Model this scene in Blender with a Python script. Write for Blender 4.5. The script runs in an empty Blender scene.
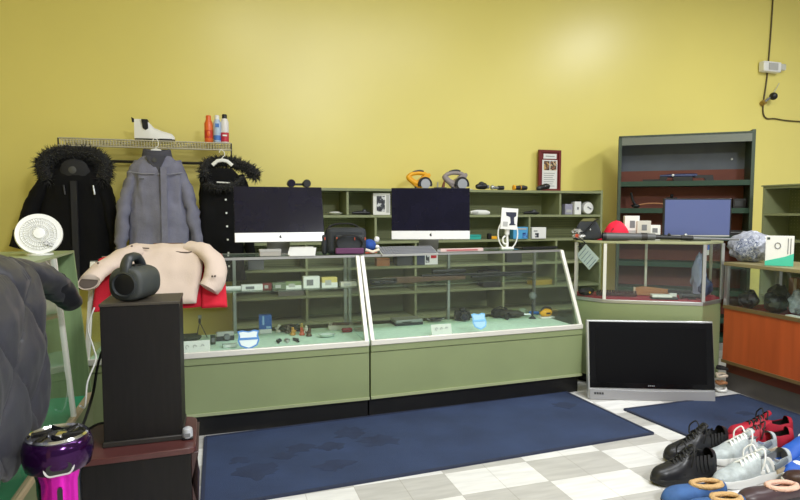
import bpy, bmesh, math, random
from mathutils import Vector, Matrix, noise
from math import sin, cos, pi, radians as R
random.seed(7)
S = bpy.context.scene
COL = S.collection

# ------------------------------------------------------------------ camera, light, exposure
CAM_H, FPX, PITCH, YAW = 1.30, 578.0, R(3.85), R(17.5)
cd = bpy.data.cameras.new('camera'); cd.sensor_width = 36; cd.lens = FPX * 36 / 800; cd.clip_start = .05
cam = bpy.data.objects.new('camera', cd); COL.objects.link(cam)
cam.location = (0, 0, CAM_H); cam.rotation_euler = (pi / 2 - PITCH, 0, -YAW)
S.camera = cam

w = bpy.data.worlds.new('daylight'); S.world = w; w.use_nodes = True
w.node_tree.nodes['Background'].inputs[0].default_value = (.93, .96, 1.0, 1)
w.node_tree.nodes['Background'].inputs[1].default_value = .40

def area(name, loc, size, power, rot=(0, 0, 0), col=(.95, .975, 1.0), spread=180):
    l = bpy.data.lights.new(name, 'AREA'); l.shape = 'RECTANGLE'; l.size, l.size_y = size
    l.energy = power; l.color = col; l.spread = R(spread)
    o = bpy.data.objects.new(name, l); COL.objects.link(o); o.location = loc; o.rotation_euler = rot
    return o
CEIL = 4.05
for x, y, sx, sy, pw in ((5.65, 2.55, .5, .9, 92), (.4, 1.85, .6, 1.2, 38), (2.2, 1.85, 2.4, .6, 85), (2.0, -2.3, .6, 1.2, 380), (6.2, -2.3, .6, 1.2, 70)):  # the wide middle one is an added fill that brightens the mid wall
    area('ceiling_lamp_and_fill', (x, y, CEIL - .07), (sx, sy), pw)
S.view_settings.view_transform = 'Standard'
S.view_settings.look = 'None'
S.view_settings.gamma = 1
S.view_settings.use_curve_mapping = False
S.view_settings.exposure = -.04

# ------------------------------------------------------------------ survey helpers: a sight line met with a real plane
_cp, _sp, _cy, _sy = cos(PITCH), sin(PITCH), cos(YAW), sin(YAW)
_W = Vector((_sy * _cp, _cy * _cp, -_sp)); _R = Vector((_cy, -_sy, 0)); _U = _R.cross(_W); _C = Vector((0, 0, CAM_H))
def _ray(x, y): return _W + _R * ((x - 400) / FPX) - _U * ((y - 250) / FPX)
def atz(x, y, z): d = _ray(x, y); return _C + d * ((z - CAM_H) / d.z)      # on a level surface of height z
def aty(x, y, Y): d = _ray(x, y); return _C + d * (Y / d.y)               # on a plane parallel to the back wall
def atx(x, y, X): d = _ray(x, y); return _C + d * (X / d.x)
def mpp(p): return (Vector(p) - _C).dot(_W) / FPX                          # metres per pixel there

# ------------------------------------------------------------------ materials
def lin(c):
    return tuple((v / 255 / 12.92 if v / 255 <= .04045 else ((v / 255 + .055) / 1.055) ** 2.4) for v in c)
_mats = {}
def mat(name, rgb, rough=.6, metal=0, var=0, scale=8, bump=0, bscale=60, spec=.5, stretch=None, coat=0, sheen=0):
    if name in _mats: return _mats[name]
    m = bpy.data.materials.new(name); m.use_nodes = True; nt = m.node_tree; b = nt.nodes['Principled BSDF']
    c = lin(rgb); b.inputs['Base Color'].default_value = (*c, 1)
    b.inputs['Roughness'].default_value = rough; b.inputs['Metallic'].default_value = metal
    b.inputs['Specular IOR Level'].default_value = spec; b.inputs['Coat Weight'].default_value = coat
    b.inputs['Sheen Weight'].default_value = sheen
    if var or bump:
        tc = nt.nodes.new('ShaderNodeTexCoord'); mp = nt.nodes.new('ShaderNodeMapping')
        nt.links.new(tc.outputs['Object'], mp.inputs[0])
        if stretch: mp.inputs['Scale'].default_value = stretch
    if var:
        n = nt.nodes.new('ShaderNodeTexNoise'); n.inputs['Scale'].default_value = scale; n.inputs['Detail'].default_value = 5
        nt.links.new(mp.outputs[0], n.inputs['Vector'])
        r = nt.nodes.new('ShaderNodeValToRGB')
        r.color_ramp.elements[0].position = .3; r.color_ramp.elements[1].position = .7
        r.color_ramp.elements[0].color = (*[max(0, v * (1 - var)) for v in c], 1)
        r.color_ramp.elements[1].color = (*[min(1, v * (1 + var)) for v in c], 1)
        nt.links.new(n.outputs['Fac'], r.inputs[0]); nt.links.new(r.outputs[0], b.inputs['Base Color'])
    if bump:
        n2 = nt.nodes.new('ShaderNodeTexNoise'); n2.inputs['Scale'].default_value = bscale
        nt.links.new(mp.outputs[0], n2.inputs['Vector'])
        bp = nt.nodes.new('ShaderNodeBump'); bp.inputs['Strength'].default_value = bump; bp.inputs['Distance'].default_value = .01
        nt.links.new(n2.outputs['Fac'], bp.inputs['Height']); nt.links.new(bp.outputs[0], b.inputs['Normal'])
    _mats[name] = m
    return m

def glass_mat(name, tint=(246, 250, 247), refl=1.0, haze=.009):
    m = bpy.data.materials.new(name); m.use_nodes = True; nt = m.node_tree; nt.nodes.clear()
    out = nt.nodes.new('ShaderNodeOutputMaterial'); mx = nt.nodes.new('ShaderNodeMixShader')
    tr = nt.nodes.new('ShaderNodeBsdfTransparent'); gl = nt.nodes.new('ShaderNodeBsdfGlossy'); fr = nt.nodes.new('ShaderNodeFresnel')
    fr.inputs['IOR'].default_value = 1.45; gl.inputs['Roughness'].default_value = .02
    tr.inputs[0].default_value = (*lin(tint), 1); gl.inputs[0].default_value = (refl, refl, refl, 1)
    geo = nt.nodes.new('ShaderNodeNewGeometry'); sub = nt.nodes.new('ShaderNodeMath'); sub.operation = 'SUBTRACT'; sub.inputs[0].default_value = 1
    mul = nt.nodes.new('ShaderNodeMath'); mul.operation = 'MULTIPLY'      # reflect at the entering face only; the pane does not refract
    nt.links.new(geo.outputs['Backfacing'], sub.inputs[1]); nt.links.new(fr.outputs[0], mul.inputs[0]); nt.links.new(sub.outputs[0], mul.inputs[1])
    nt.links.new(mul.outputs[0], mx.inputs[0]); nt.links.new(tr.outputs[0], mx.inputs[1]); nt.links.new(gl.outputs[0], mx.inputs[2])
    hz = nt.nodes.new('ShaderNodeMixShader'); df = nt.nodes.new('ShaderNodeBsdfDiffuse'); df.inputs[0].default_value = (.8, .82, .8, 1); hz.inputs[0].default_value = haze   # pale diffuse put in for the veil of reflections on smudged glass
    nt.links.new(mx.outputs[0], hz.inputs[1]); nt.links.new(df.outputs[0], hz.inputs[2]); nt.links.new(hz.outputs[0], out.inputs[0])
    _mats[name] = m
    return m
GLASS = glass_mat('showcase_glass'); GLASS_EDGE = glass_mat('shelf_glass', (232, 244, 236))

def picture_mat(name, cols, scale=30, rough=.4):          # a printed picture: soft patches of the print's own colours
    if name in _mats: return _mats[name]
    m = bpy.data.materials.new(name); m.use_nodes = True; nt = m.node_tree; b = nt.nodes['Principled BSDF']
    b.inputs['Roughness'].default_value = rough
    tc = nt.nodes.new('ShaderNodeTexCoord'); n = nt.nodes.new('ShaderNodeTexNoise'); n.inputs['Scale'].default_value = scale
    nt.links.new(tc.outputs['Object'], n.inputs['Vector'])
    r = nt.nodes.new('ShaderNodeValToRGB'); r.color_ramp.interpolation = 'CONSTANT'
    e = r.color_ramp.elements
    while len(e) < len(cols): e.new(.5)
    for i, c in enumerate(cols):
        e[i].position = 0 if i == 0 else .3 + .4 * i / len(cols); e[i].color = (*lin(c), 1)
    nt.links.new(n.outputs['Fac'], r.inputs[0]); nt.links.new(r.outputs[0], b.inputs['Base Color'])
    _mats[name] = m
    return m

# ------------------------------------------------------------------ mesh helper
class MB:
    def __init__(s): s.bm = bmesh.new()
    def _xf(s, vs, mtx):
        if mtx is not None:
            for v in vs: v.co = mtx @ v.co
    def box(s, c, d, rot=(0, 0, 0)):
        vs = bmesh.ops.create_cube(s.bm, size=1)['verts']
        m = Matrix.Translation(c) @ Matrix.Rotation(rot[2], 4, 'Z') @ Matrix.Rotation(rot[1], 4, 'Y') @ Matrix.Rotation(rot[0], 4, 'X')
        for v in vs: v.co = m @ Vector((v.co.x * d[0], v.co.y * d[1], v.co.z * d[2]))
        return s
    def b2(s, a, b):
        return s.box([(p + q) / 2 for p, q in zip(a, b)], [abs(q - p) for p, q in zip(a, b)])
    def loft(s, rings, caps=True, closed=True):
        vr = [[s.bm.verts.new(p) for p in r] for r in rings]
        for a, b in zip(vr, vr[1:]):
            n = len(a)
            for i in range(n if closed else n - 1):
                j = (i + 1) % n
                try: s.bm.faces.new((a[i], a[j], b[j], b[i]))
                except ValueError: pass
        if caps:
            for r in (vr[0][::-1], vr[-1]):
                try: s.bm.faces.new(r)
                except ValueError: pass
        return s
    def tube(s, pts, r, n=8, closed=False, flat=1.0, caps=True):
        pts = [Vector(p) for p in pts]; N = len(pts)
        rs = r if isinstance(r, (list, tuple)) else [r] * N
        rings = []; up = Vector((0, 0, 1)); prev = None
        for i, p in enumerate(pts):
            if closed: t = pts[(i + 1) % N] - pts[i - 1]
            else: t = pts[min(i + 1, N - 1)] - pts[max(i - 1, 0)]
            t = t.normalized() if t.length > 1e-9 else Vector((0, 0, 1))
            if prev is None:
                a = up if abs(t.z) < .9 else Vector((1, 0, 0)); x = t.cross(a).normalized()
            else:
                x = (prev - t * prev.dot(t)); x = x.normalized() if x.length > 1e-6 else t.orthogonal().normalized()
            prev = x; y = t.cross(x)
            rings.append([p + x * rs[i] * cos(2 * pi * k / n) + y * rs[i] * flat * sin(2 * pi * k / n) for k in range(n)])
        if closed: rings.append(rings[0]); caps = False
        return s.loft(rings, caps)
    def cyl(s, a, b, r, r2=None, n=20): return s.tube([a, b], [r, r if r2 is None else r2], n)
    def lathe(s, prof, n=24, c=(0, 0, 0), axis='Z'):
        rings = []
        for r, z in prof:
            r = max(r, 1e-4)
            ring = []
            for k in range(n):
                u, v = r * cos(2 * pi * k / n), r * sin(2 * pi * k / n)
                q = (u, v, z) if axis == 'Z' else ((z, u, v) if axis == 'X' else (v, z, u))
                ring.append(Vector(c) + Vector(q))
            rings.append(ring)
        return s.loft(rings)
    def prism(s, pts, d, axis='Y', at=0):
        # outline in the plane across axis, thickness d from `at`
        def P(u, v, h): return {'Y': (u, h, v), 'X': (h, u, v), 'Z': (u, v, h)}[axis]
        return s.loft([[P(u, v, at) for u, v in pts], [P(u, v, at + d) for u, v in pts]])
    def ball(s, c, r, sub=2, amp=0, sc=5):
        r = r if isinstance(r, (tuple, list)) else (r, r, r)
        vs = bmesh.ops.create_icosphere(s.bm, subdivisions=sub, radius=1)['verts']
        for v in vs:
            k = 1 + (amp * noise.noise(v.co * sc + Vector(c) * 7) if amp else 0)
            v.co = Vector(c) + Vector((v.co.x * r[0], v.co.y * r[1], v.co.z * r[2])) * k
        return s
    def move(s, m):
        for v in s.bm.verts: v.co = m @ v.co
        return s
    def disp(s, f):
        for v in s.bm.verts: v.co = f(v.co.copy())
        return s
    def build(s, name, m, parent=None, bevel=0, subd=0, angle=38, loc=None, rz=0):
        bmesh.ops.recalc_face_normals(s.bm, faces=s.bm.faces)
        me = bpy.data.meshes.new(name); s.bm.to_mesh(me); s.bm.free()
        me.materials.append(m)
        for p in me.polygons: p.use_smooth = True
        me.set_sharp_from_angle(angle=R(angle))
        o = bpy.data.objects.new(name, me); COL.objects.link(o)
        if parent: o.parent = parent
        if loc is not None: o.location = loc
        o.rotation_euler.z = rz
        if bevel:
            b = o.modifiers.new('bevel', 'BEVEL'); b.width = bevel; b.segments = 2; b.limit_method = 'ANGLE'; b.angle_limit = R(40)
        if subd:
            q = o.modifiers.new('subd', 'SUBSURF'); q.levels = q.render_levels = subd
        return o

def tag(o, label, cat, group=None, kind=None):
    o['label'] = label; o['category'] = cat
    if group: o['group'] = group
    if kind: o['kind'] = kind
    return o
def thing(name, label, cat, loc=(0, 0, 0), rz=0, group=None, rot=None):
    o = bpy.data.objects.new(name, None); COL.objects.link(o); o.empty_display_size = .05
    o.location = loc; o.rotation_euler = rot if rot else (0, 0, rz)
    return tag(o, label, cat, group)
def struct(o): o['kind'] = 'structure'; return o
def copy_thing(src, loc, rz, label, group=None):
    r = src.copy(); COL.objects.link(r); r.location = loc; r.rotation_euler = (src.rotation_euler.x, src.rotation_euler.y, rz); r['label'] = label
    if group: r['group'] = group
    for ch in [c for c in bpy.data.objects if c.parent == src]:
        c = ch.copy(); COL.objects.link(c); c.parent = r
        for g in [q for q in bpy.data.objects if q.parent == ch]:
            d = g.copy(); COL.objects.link(d); d.parent = c
    return r
def smooth_path(pts, k=6):
    pts = [Vector(p) for p in pts]; out = []
    P = [pts[0]] + pts + [pts[-1]]
    for i in range(1, len(P) - 2):
        a, b, c, d = P[i - 1:i + 3]
        for j in range(k):
            t = j / k
            out.append(.5 * ((2 * b) + (c - a) * t + (2 * a - 5 * b + 4 * c - d) * t * t + (3 * b - a - 3 * c + d) * t ** 3))
    out.append(pts[-1]); return out
def interp(tab, t):
    for (a, *va), (b, *vb) in zip(tab, tab[1:]):
        if t <= b: 
            f = 0 if b == a else max(0, (t - a) / (b - a)); f = f * f * (3 - 2 * f) * .5 + f * .5
            return [p + (q - p) * f for p, q in zip(va, vb)]
    return list(tab[-1][1:])

# ------------------------------------------------------------------ shared materials
YELLOW = mat('yellow_wall_paint', (232, 218, 123), .33, var=.02, scale=1.2, bump=.03, bscale=180, spec=.6)
GREEN = mat('sage_green_laminate', (135, 147, 106), .45, var=.05, scale=3)
GREEN_D = mat('dull_olive_board', (108, 116, 82), .6, var=.06, scale=3)
CREAM = mat('cream_metal_trim', (222, 220, 212), .35, .2)
ALU = mat('brushed_aluminium', (176, 176, 174), .35, .8)
BLACK = mat('black_plastic', (22, 22, 24), .4)
BLACK_M = mat('matt_black', (18, 18, 19), .75)
KICK = mat('black_kickboard', (16, 15, 15), .5, var=.3, scale=9)
WHITE = mat('white_plastic', (232, 232, 230), .4)
PAPER = mat('white_paper', (228, 228, 226), .8)
FELT = mat('green_felt', (200, 226, 211), .95, var=.08, scale=30, bump=.1, bscale=300)
RED_FELT = mat('red_felt', (150, 30, 52), .95, var=.1, scale=30)
GREY = mat('grey_plastic', (120, 122, 126), .45)
DARKGREY = mat('dark_grey_plastic', (52, 54, 58), .45)
SILVER = mat('silver_metal', (190, 192, 196), .3, .7)
CHROME = mat('chrome', (215, 215, 220), .1, 1)
BLUE = mat('blue_card', (40, 96, 178), .5)
RED = mat('red_plastic', (190, 30, 40), .5)
YEL = mat('tool_yellow', (240, 172, 22), .45)
TEAL = mat('teal_card', (44, 168, 156), .5)
BROWN = mat('brown_card', (164, 112, 74), .7)

# ------------------------------------------------------------------ the setting
def floor_mat():
    m = bpy.data.materials.new('checker_vinyl_tiles'); m.use_nodes = True; nt = m.node_tree; b = nt.nodes['Principled BSDF']
    N = nt.nodes.new; L = nt.links.new
    tc = N('ShaderNodeTexCoord'); mp = N('ShaderNodeMapping'); L(tc.outputs['Object'], mp.inputs[0])
    T = .2286
    mp.inputs['Location'].default_value = (-1.503 / (2 * T), -2.593 / T, 0); mp.inputs['Scale'].default_value = (1 / (2 * T), 1 / T, 1)
    ch = N('ShaderNodeTexChecker'); ch.inputs['Scale'].default_value = 1
    off = N('ShaderNodeVectorMath'); off.operation = 'ADD'; off.inputs[1].default_value = (0, 0, .5); L(mp.outputs[0], off.inputs[0])
    L(off.outputs[0], ch.inputs['Vector'])
    ch.inputs['Color1'].default_value = (*lin((186, 184, 180)), 1); ch.inputs['Color2'].default_value = (*lin((224, 223, 221)), 1)
    n = N('ShaderNodeTexNoise'); n.inputs['Scale'].default_value = 5; n.inputs['Detail'].default_value = 6
    m2 = N('ShaderNodeMapping'); m2.inputs['Scale'].default_value = (1, 6, 1); L(tc.outputs['Object'], m2.inputs[0]); L(m2.outputs[0], n.inputs['Vector'])
    r = N('ShaderNodeMapRange'); r.inputs[1].default_value = .35; r.inputs[2].default_value = .7; r.inputs[3].default_value = .86; r.inputs[4].default_value = 1.05
    L(n.outputs['Fac'], r.inputs[0])
    # tile joints
    br = N('ShaderNodeTexBrick'); br.offset = 0; br.inputs['Scale'].default_value = 1 / T
    m3 = N('ShaderNodeMapping'); m3.inputs['Location'].default_value = (-1.503, -2.593, 0); L(tc.outputs['Object'], m3.inputs[0]); L(m3.outputs[0], br.inputs['Vector'])
    br.inputs['Brick Width'].default_value = 1; br.inputs['Row Height'].default_value = 1; br.inputs['Mortar Size'].default_value = .008
    br.inputs['Color1'].default_value = br.inputs['Color2'].default_value = (1, 1, 1, 1); br.inputs['Mortar'].default_value = (.72, .70, .67, 1)
    x1 = N('ShaderNodeMix'); x1.data_type = 'RGBA'; x1.blend_type = 'MULTIPLY'; x1.inputs[0].default_value = 1
    x2 = N('ShaderNodeMix'); x2.data_type = 'RGBA'; x2.blend_type = 'MULTIPLY'; x2.inputs[0].default_value = 1
    L(ch.outputs[0], x1.inputs[6]); L(br.outputs[0], x1.inputs[7]); L(x1.outputs[2], x2.inputs[6]); L(r.outputs[0], x2.inputs[7])
    L(x2.outputs[2], b.inputs['Base Color']); b.inputs['Roughness'].default_value = .38
    return m
WALL_Y, LEFT_X = 5.40, -1.80
struct(MB().b2((LEFT_X, -6, -.1), (13, WALL_Y, 0)).build('floor', floor_mat()))
struct(MB().b2((LEFT_X - .15, WALL_Y, -.1), (13, WALL_Y + .15, CEIL + .1)).build('wall_back', YELLOW))
struct(MB().b2((LEFT_X - .15, -6, -.1), (LEFT_X, WALL_Y, CEIL + .1)).build('wall_left', YELLOW))
struct(MB().b2((LEFT_X, -3.5, CEIL), (13, WALL_Y, CEIL + .1)).build('ceiling', mat('white_ceiling', (215, 213, 205), .9)))
# ------------------------------------------------------------------ green showcases
def slant_case(label, start, ang, L, depth=.62, zk=.128, zb=.467, zt=1.005, slant=.255, felt=FELT, body=GREEN, seam_left=False):
    t = thing('glass_showcase', label, 'display case', (*start, 0), ang)
    MB().b2((.0, .045, 0), (L, depth - .03, zk)).build('kickboard', KICK, t)
    f = MB().b2((0, .004, zk), (L, depth, zb - .045)).build('base_cabinet', body, t)
    MB().b2((-.001, -.004, zk), (L + .001, .01, zk + .016)).build('bottom_trim', CREAM if body is not GREEN else mat('pale_green_edge', (158, 166, 128), .5), f)
    MB().b2((0, .0, zb - .042), (L, depth, zb)).build('top_band', body, t, bevel=.003)
    MB().b2((0, .014, zb), (L, depth - .01, zb + .006)).build('felt_deck', felt, t)
    MB().b2((0, -.006, zb), (L, .016, zb + .034)).build('front_rail', CREAM, t, bevel=.004)
    gl = [(.012, zb + .034), (slant, zt)]
    MB().prism([(.006, zb + .03), (.012, zb + .03), (slant + .006, zt), (slant, zt)], L - .04, 'X', .02).build('front_glass', GLASS, t)
    MB().b2((.0, slant, zt), (L, depth, zt + .008)).build('top_glass', GLASS_EDGE, t)
    MB().b2((0, slant - .006, zt - .006), (L, slant + .008, zt + .010)).build('top_front_trim', ALU, t)
    MB().b2((0, depth - .02, zt - .012), (L, depth, zt + .01)).build('top_rear_trim', ALU, t)
    for x in (.0, L - .026):
        MB().prism([(-.006, zb + .01), (.020, zb + .01), (slant + .012, zt + .006), (slant - .012, zt + .006)], .026, 'X', x).build('slanted_post', CREAM, t, bevel=.003)
    for x in (.01, L - .03, L * .5):
        MB().b2((x, depth - .025, zb), (x + .02, depth - .005, zt)).build('rear_post', ALU, t)
    for x in (.004, L - .008):
        MB().prism([(.02, zb + .01), (depth - .02, zb + .01), (depth - .02, zt), (slant, zt)], .004, 'X', x).build('end_glass', GLASS, t)
    MB().b2((.03, slant - .02, .795), (L - .03, depth - .03, .803)).build('glass_shelf', GLASS_EDGE, t)
    return t
CL = slant_case('long green glass showcase left of the pair, beneath the beige jacket and first white-chinned computer', (-.70, 3.425), 0, 1.580)
RA = R(1.8)
CR = slant_case('long green glass showcase right of the pair, beneath the keyboard and second white-chinned computer', (.893, 3.43), RA, 1.565)

# left-hand showcase, its slanted glass faces the aisle; local x runs away from the camera
t = thing('glass_showcase', 'green glass showcase at the left edge under the padded jacket and small white fan', 'display case', (-.65, 1.55, 0), pi / 2)
LL, LZ, LT = 1.80, .33, 1.085
MB().b2((0, .03, 0), (LL, .5, .08)).build('kickboard', KICK, t)
MB().b2((0, 0, .08), (LL, .55, LZ)).build('base_cabinet', GREEN_D, t)
MB().b2((.0, .02, LZ), (LL, .54, LZ + .005)).build('felt_deck', mat('bright_green_felt', (42, 140, 96), .95), t)
MB().b2((0, -.006, LZ), (LL, .02, LZ + .02)).build('front_rail', mat('worn_wood_strip', (168, 150, 118), .6), t)
MB().prism([(.0, LZ), (.55, LZ), (.55, LT), (.06, LT)], .02, 'X', LL - .02).build('end_panel', mat('striped_green_panel', (118, 140, 98), .5, var=.28, scale=2.2, stretch=(9, 9, .15)), t)
MB().b2((0, .06, LT), (LL, .55, LT + .012)).build('top_board', GREEN, t)
MB().prism([(-.006, LZ + .01), (.014, LZ + .01), (.074, LT), (.05, LT)], .018, 'X', 1.40).build('slanted_post', CREAM, t)
MB().prism([(.004, LZ + .02), (.008, LZ + .02), (.064, LT), (.06, LT)], 1.39, 'X', .01).build('front_glass', GLASS, t)
MB().b2((0, .54, LZ), (LL, .555, LT)).build('rear_panel', GREEN_D, t)

# ------------------------------------------------------------------ back cubby shelves
SH_Y = 5.0
def peg_mat(name, rgb, dot, step=.025, rad=.22):
    m = bpy.data.materials.new(name); m.use_nodes = True; nt = m.node_tree; b = nt.nodes['Principled BSDF']; N = nt.nodes.new; Lk = nt.links.new
    tc = N('ShaderNodeTexCoord'); sc = N('ShaderNodeVectorMath'); sc.operation = 'SCALE'; sc.inputs['Scale'].default_value = 1 / step; Lk(tc.outputs['Object'], sc.inputs[0])
    fr = N('ShaderNodeVectorMath'); fr.operation = 'FRACTION'; Lk(sc.outputs[0], fr.inputs[0])
    sb = N('ShaderNodeVectorMath'); sb.operation = 'SUBTRACT'; sb.inputs[1].default_value = (.5, .5, .5); Lk(fr.outputs[0], sb.inputs[0])
    ml = N('ShaderNodeVectorMath'); ml.operation = 'MULTIPLY'; ml.inputs[1].default_value = (1, 0, 1); Lk(sb.outputs[0], ml.inputs[0])
    ln = N('ShaderNodeVectorMath'); ln.operation = 'LENGTH'; Lk(ml.outputs[0], ln.inputs[0])
    lt = N('ShaderNodeMath'); lt.operation = 'LESS_THAN'; lt.inputs[1].default_value = rad; Lk(ln.outputs['Value'], lt.inputs[0])
    mx = N('ShaderNodeMix'); mx.data_type = 'RGBA'; mx.inputs[6].default_value = (*lin(rgb), 1); mx.inputs[7].default_value = (*lin(dot), 1)
    Lk(lt.outputs[0], mx.inputs[0]); Lk(mx.outputs[2], b.inputs['Base Color']); b.inputs['Roughness'].default_value = .6
    return m
PEG = peg_mat('olive_pegboard', (142, 148, 106), (70, 76, 54))
cub = thing('cubby_shelf', 'long low olive green cubby shelf unit along the yellow back wall', 'shelf unit', (0, SH_Y, 0))
X0, X1, ZS = .11, 3.735, [.08, .33, .565, .80, 1.03, 1.265, 1.50]
OLIVE = mat('olive_green_board', (136, 142, 106), .5, var=.05, scale=3)
MB().b2((X0, .34, 0), (X1, .36, 1.51)).build('back_panel', PEG, cub)
for x in (X0, X1 - .022): MB().b2((x, 0, 0), (x + .022, .34, 1.51)).build('side_panel', OLIVE, cub)
for k, z in enumerate(ZS):
    MB().b2((X0 + .02, .0 if k < 6 else -.01, z - .022), (X1 - .02, .34, z)).build('shelf_board', OLIVE, cub)
rows = {5: [1.085, 2.0, 3.235], 4: [1.34, 2.0, 2.895], 3: [.72, 1.72, 2.62, 3.2], 2: [.72, 1.72, 2.62, 3.2], 1: [.72, 1.72, 2.62], 0: [1.72, 2.62]}
for k, xs in rows.items():
    for x in xs: MB().b2((x, .005, ZS[k]), (x + .02, .34, ZS[k + 1] - .022)).build('divider', OLIVE, cub)

# ------------------------------------------------------------------ corner showcase (three glass facets) joining the green and the wooden cases
CCO, CCA = (2.679, 3.545), R(-29.73)
cc = thing('corner_showcase', 'green three-sided corner showcase with red felt, behind the leaning television', 'display case', (*CCO, 0), CCA)
CW, ZR, ZT = .664, .66, 1.083
base = [(0, 0), (CW, 0), (.842, .205), (.842, .37), (-.19, .37), (-.19, .145)]
def inset(pts, d):
    return [(x + (d if x < CW * .5 else -d) * (1 if i not in (0, 1) else .4), y + (d if y < .25 else -d)) for i, (x, y) in enumerate(pts)]
MB().prism(inset(base, .04), .075, 'Z', 0).build('kickboard', KICK, cc)
MB().prism(base, ZR - .03 - .075, 'Z', .075).build('base_cabinet', GREEN, cc)
MB().prism(inset(base, -.004), .028, 'Z', ZR - .03).build('rail', ALU, cc, bevel=.004)
MB().prism(inset(base, .006), .006, 'Z', ZR - .002).build('felt_deck', RED_FELT, cc)
MB().prism(inset(base, -.003), .018, 'Z', ZT - .018).build('top_board', mat('pale_olive_top', (158, 160, 122), .5), cc, bevel=.003)
def panel(a, b, name, m, z0=ZR - .002, z1=ZT - .018, th=.005):
    ax, ay = a; bx, by = b; n = math.hypot(bx - ax, by - ay); d = ((bx - ax) / n, (by - ay) / n)
    p = MB(); p.box(((ax + bx) / 2, (ay + by) / 2, (z0 + z1) / 2), (n, th, z1 - z0), (0, 0, math.atan2(d[1], d[0])))
    return p.build(name, m, cc)
for a, b in ((base[0], base[1]), (base[1], base[2]), (base[5], base[0])): panel(a, b, 'glass_pane', GLASS)
for i in (0, 1, 2, 5):
    x, y = base[i]; MB().b2((x - .010, y - .006, ZR - .002), (x + .012, y + .012, ZT - .018)).build('corner_post', ALU if i else CREAM, cc)
for x in (.34, -.17, .80): MB().b2((x, .345, ZR), (x + .016, .362, ZT - .018)).build('rear_post', CREAM, cc)

# ------------------------------------------------------------------ wooden showcase at the right
WOOD = mat('orange_wood_veneer', (176, 82, 40), .4, var=.14, scale=3.0, stretch=(6, 6, .5))
wc = thing('wooden_showcase', 'orange wood glass showcase at the right with a grey kick base', 'display case', (3.5, 3.262, 0), -pi / 2)
WL, WD = 1.75, .52
MB().b2((.01, .03, 0), (WL, WD - .02, .205)).build('kick_base', mat('dark_grey_vinyl', (78, 74, 72), .45, var=.1), wc)
MB().b2((.008, .028, .13), (WL, .034, .205)).build('kick_strip', mat('dark_red_wood', (92, 40, 26), .5), wc)
MB().b2((0, 0, .205), (WL, WD, .60)).build('base_cabinet', WOOD, wc)
MB().b2((-.004, -.008, .200), (WL, .02, .222)).build('bottom_trim', mat('bronze_trim', (136, 112, 76), .4, .5), wc)
MB().b2((-.006, -.008, .598), (WL, .022, .622)).build('front_rail', mat('bronze_trim', (0, 0, 0)), wc)
MB().b2((.0, .02, .60), (WL, WD, .606)).build('felt_deck', RED_FELT, wc)
MB().b2((.006, .0, .62), (WL, .006, .91)).build('front_glass', GLASS, wc)
MB().b2((.0, .0, .62), (.005, WD, .91)).build('end_glass', GLASS, wc)
MB().b2((-.004, -.006, .60), (.022, .02, .915)).build('corner_post', ALU, wc)
MB().b2((-.004, WD - .03, .60), (.022, WD, .915)).build('rear_post', ALU, wc)
MB().b2((-.008, -.012, .908), (WL, WD, .932)).build('top_board', mat('olive_tan_top', (140, 130, 92), .5), wc, bevel=.003)

# ------------------------------------------------------------------ angled bookcase in the corner
bc = thing('bookcase', 'tall dark green bookcase with reddish back set diagonally in the far corner', 'bookcase', (3.914, 5.0, 0), R(-37))
BW, BD, BH = 1.215, .30, 2.06
DKG = mat('dark_green_paint', (62, 76, 62), .5, var=.06); SHG = mat('forest_green_board', (30, 62, 44), .55)
for x, z in ((0, BH - .0), (BW - .03, BH + .015)): MB().b2((x, 0, 0), (x + .03, BD, z)).build('side_panel', DKG, bc)
MB().b2((.03, BD - .02, 0), (BW - .03, BD, 1.85)).build('back_panel', mat('red_brown_board', (116, 58, 42), .6, var=.12, scale=4), bc)
MB().b2((.03, BD - .021, 1.72), (BW - .03, BD - .001, BH - .03)).build('upper_back_panel', mat('slate_board', (92, 98, 108), .6, var=.1, scale=5), bc)
MB().b2((.03, .0, 1.965), (BW - .03, .02, BH - .012)).build('header_board', mat('grey_green_board', (112, 118, 108), .5), bc)
MB().b2((.0, .0, BH - .02), (BW - .03, BD, BH)).build('top_board', DKG, bc)
for z in (1.60, 1.33, 1.06, .79, .52, .25, .06):
    MB().b2((.03, .004, z - .05), (BW - .03, BD - .02, z)).build('shelf_board', SHG, bc)
MB().ball((1.07, .27, 1.82), (.012, .006, .012), 1).build('white_hook', WHITE, bc)

# right-hand cubby (faces the left)
rc = thing('cubby_shelf', 'olive green cubby shelf at the right edge behind the wooden showcase, pegboard back', 'shelf unit', (4.7, 4.012, 0), -pi / 2)
MB().b2((0, .30, 0), (1.4, .32, 1.52)).build('back_panel', peg_mat('pegboard_pale', (116, 122, 84), (150, 152, 116), .03, .15), rc)
for x in (0, 1.38): MB().b2((x, 0, 0), (x + .02, .30, 1.52)).build('side_panel', OLIVE, rc)
for z in (1.52, 1.28, 1.05, .8, .55, .3): MB().b2((.02, 0, z - .02), (1.38, .30, z)).build('shelf_board', OLIVE, rc)
MB().b2((-.01, -.012, 1.52), (1.40, .32, 1.532)).build('top_board', OLIVE, rc)

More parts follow.
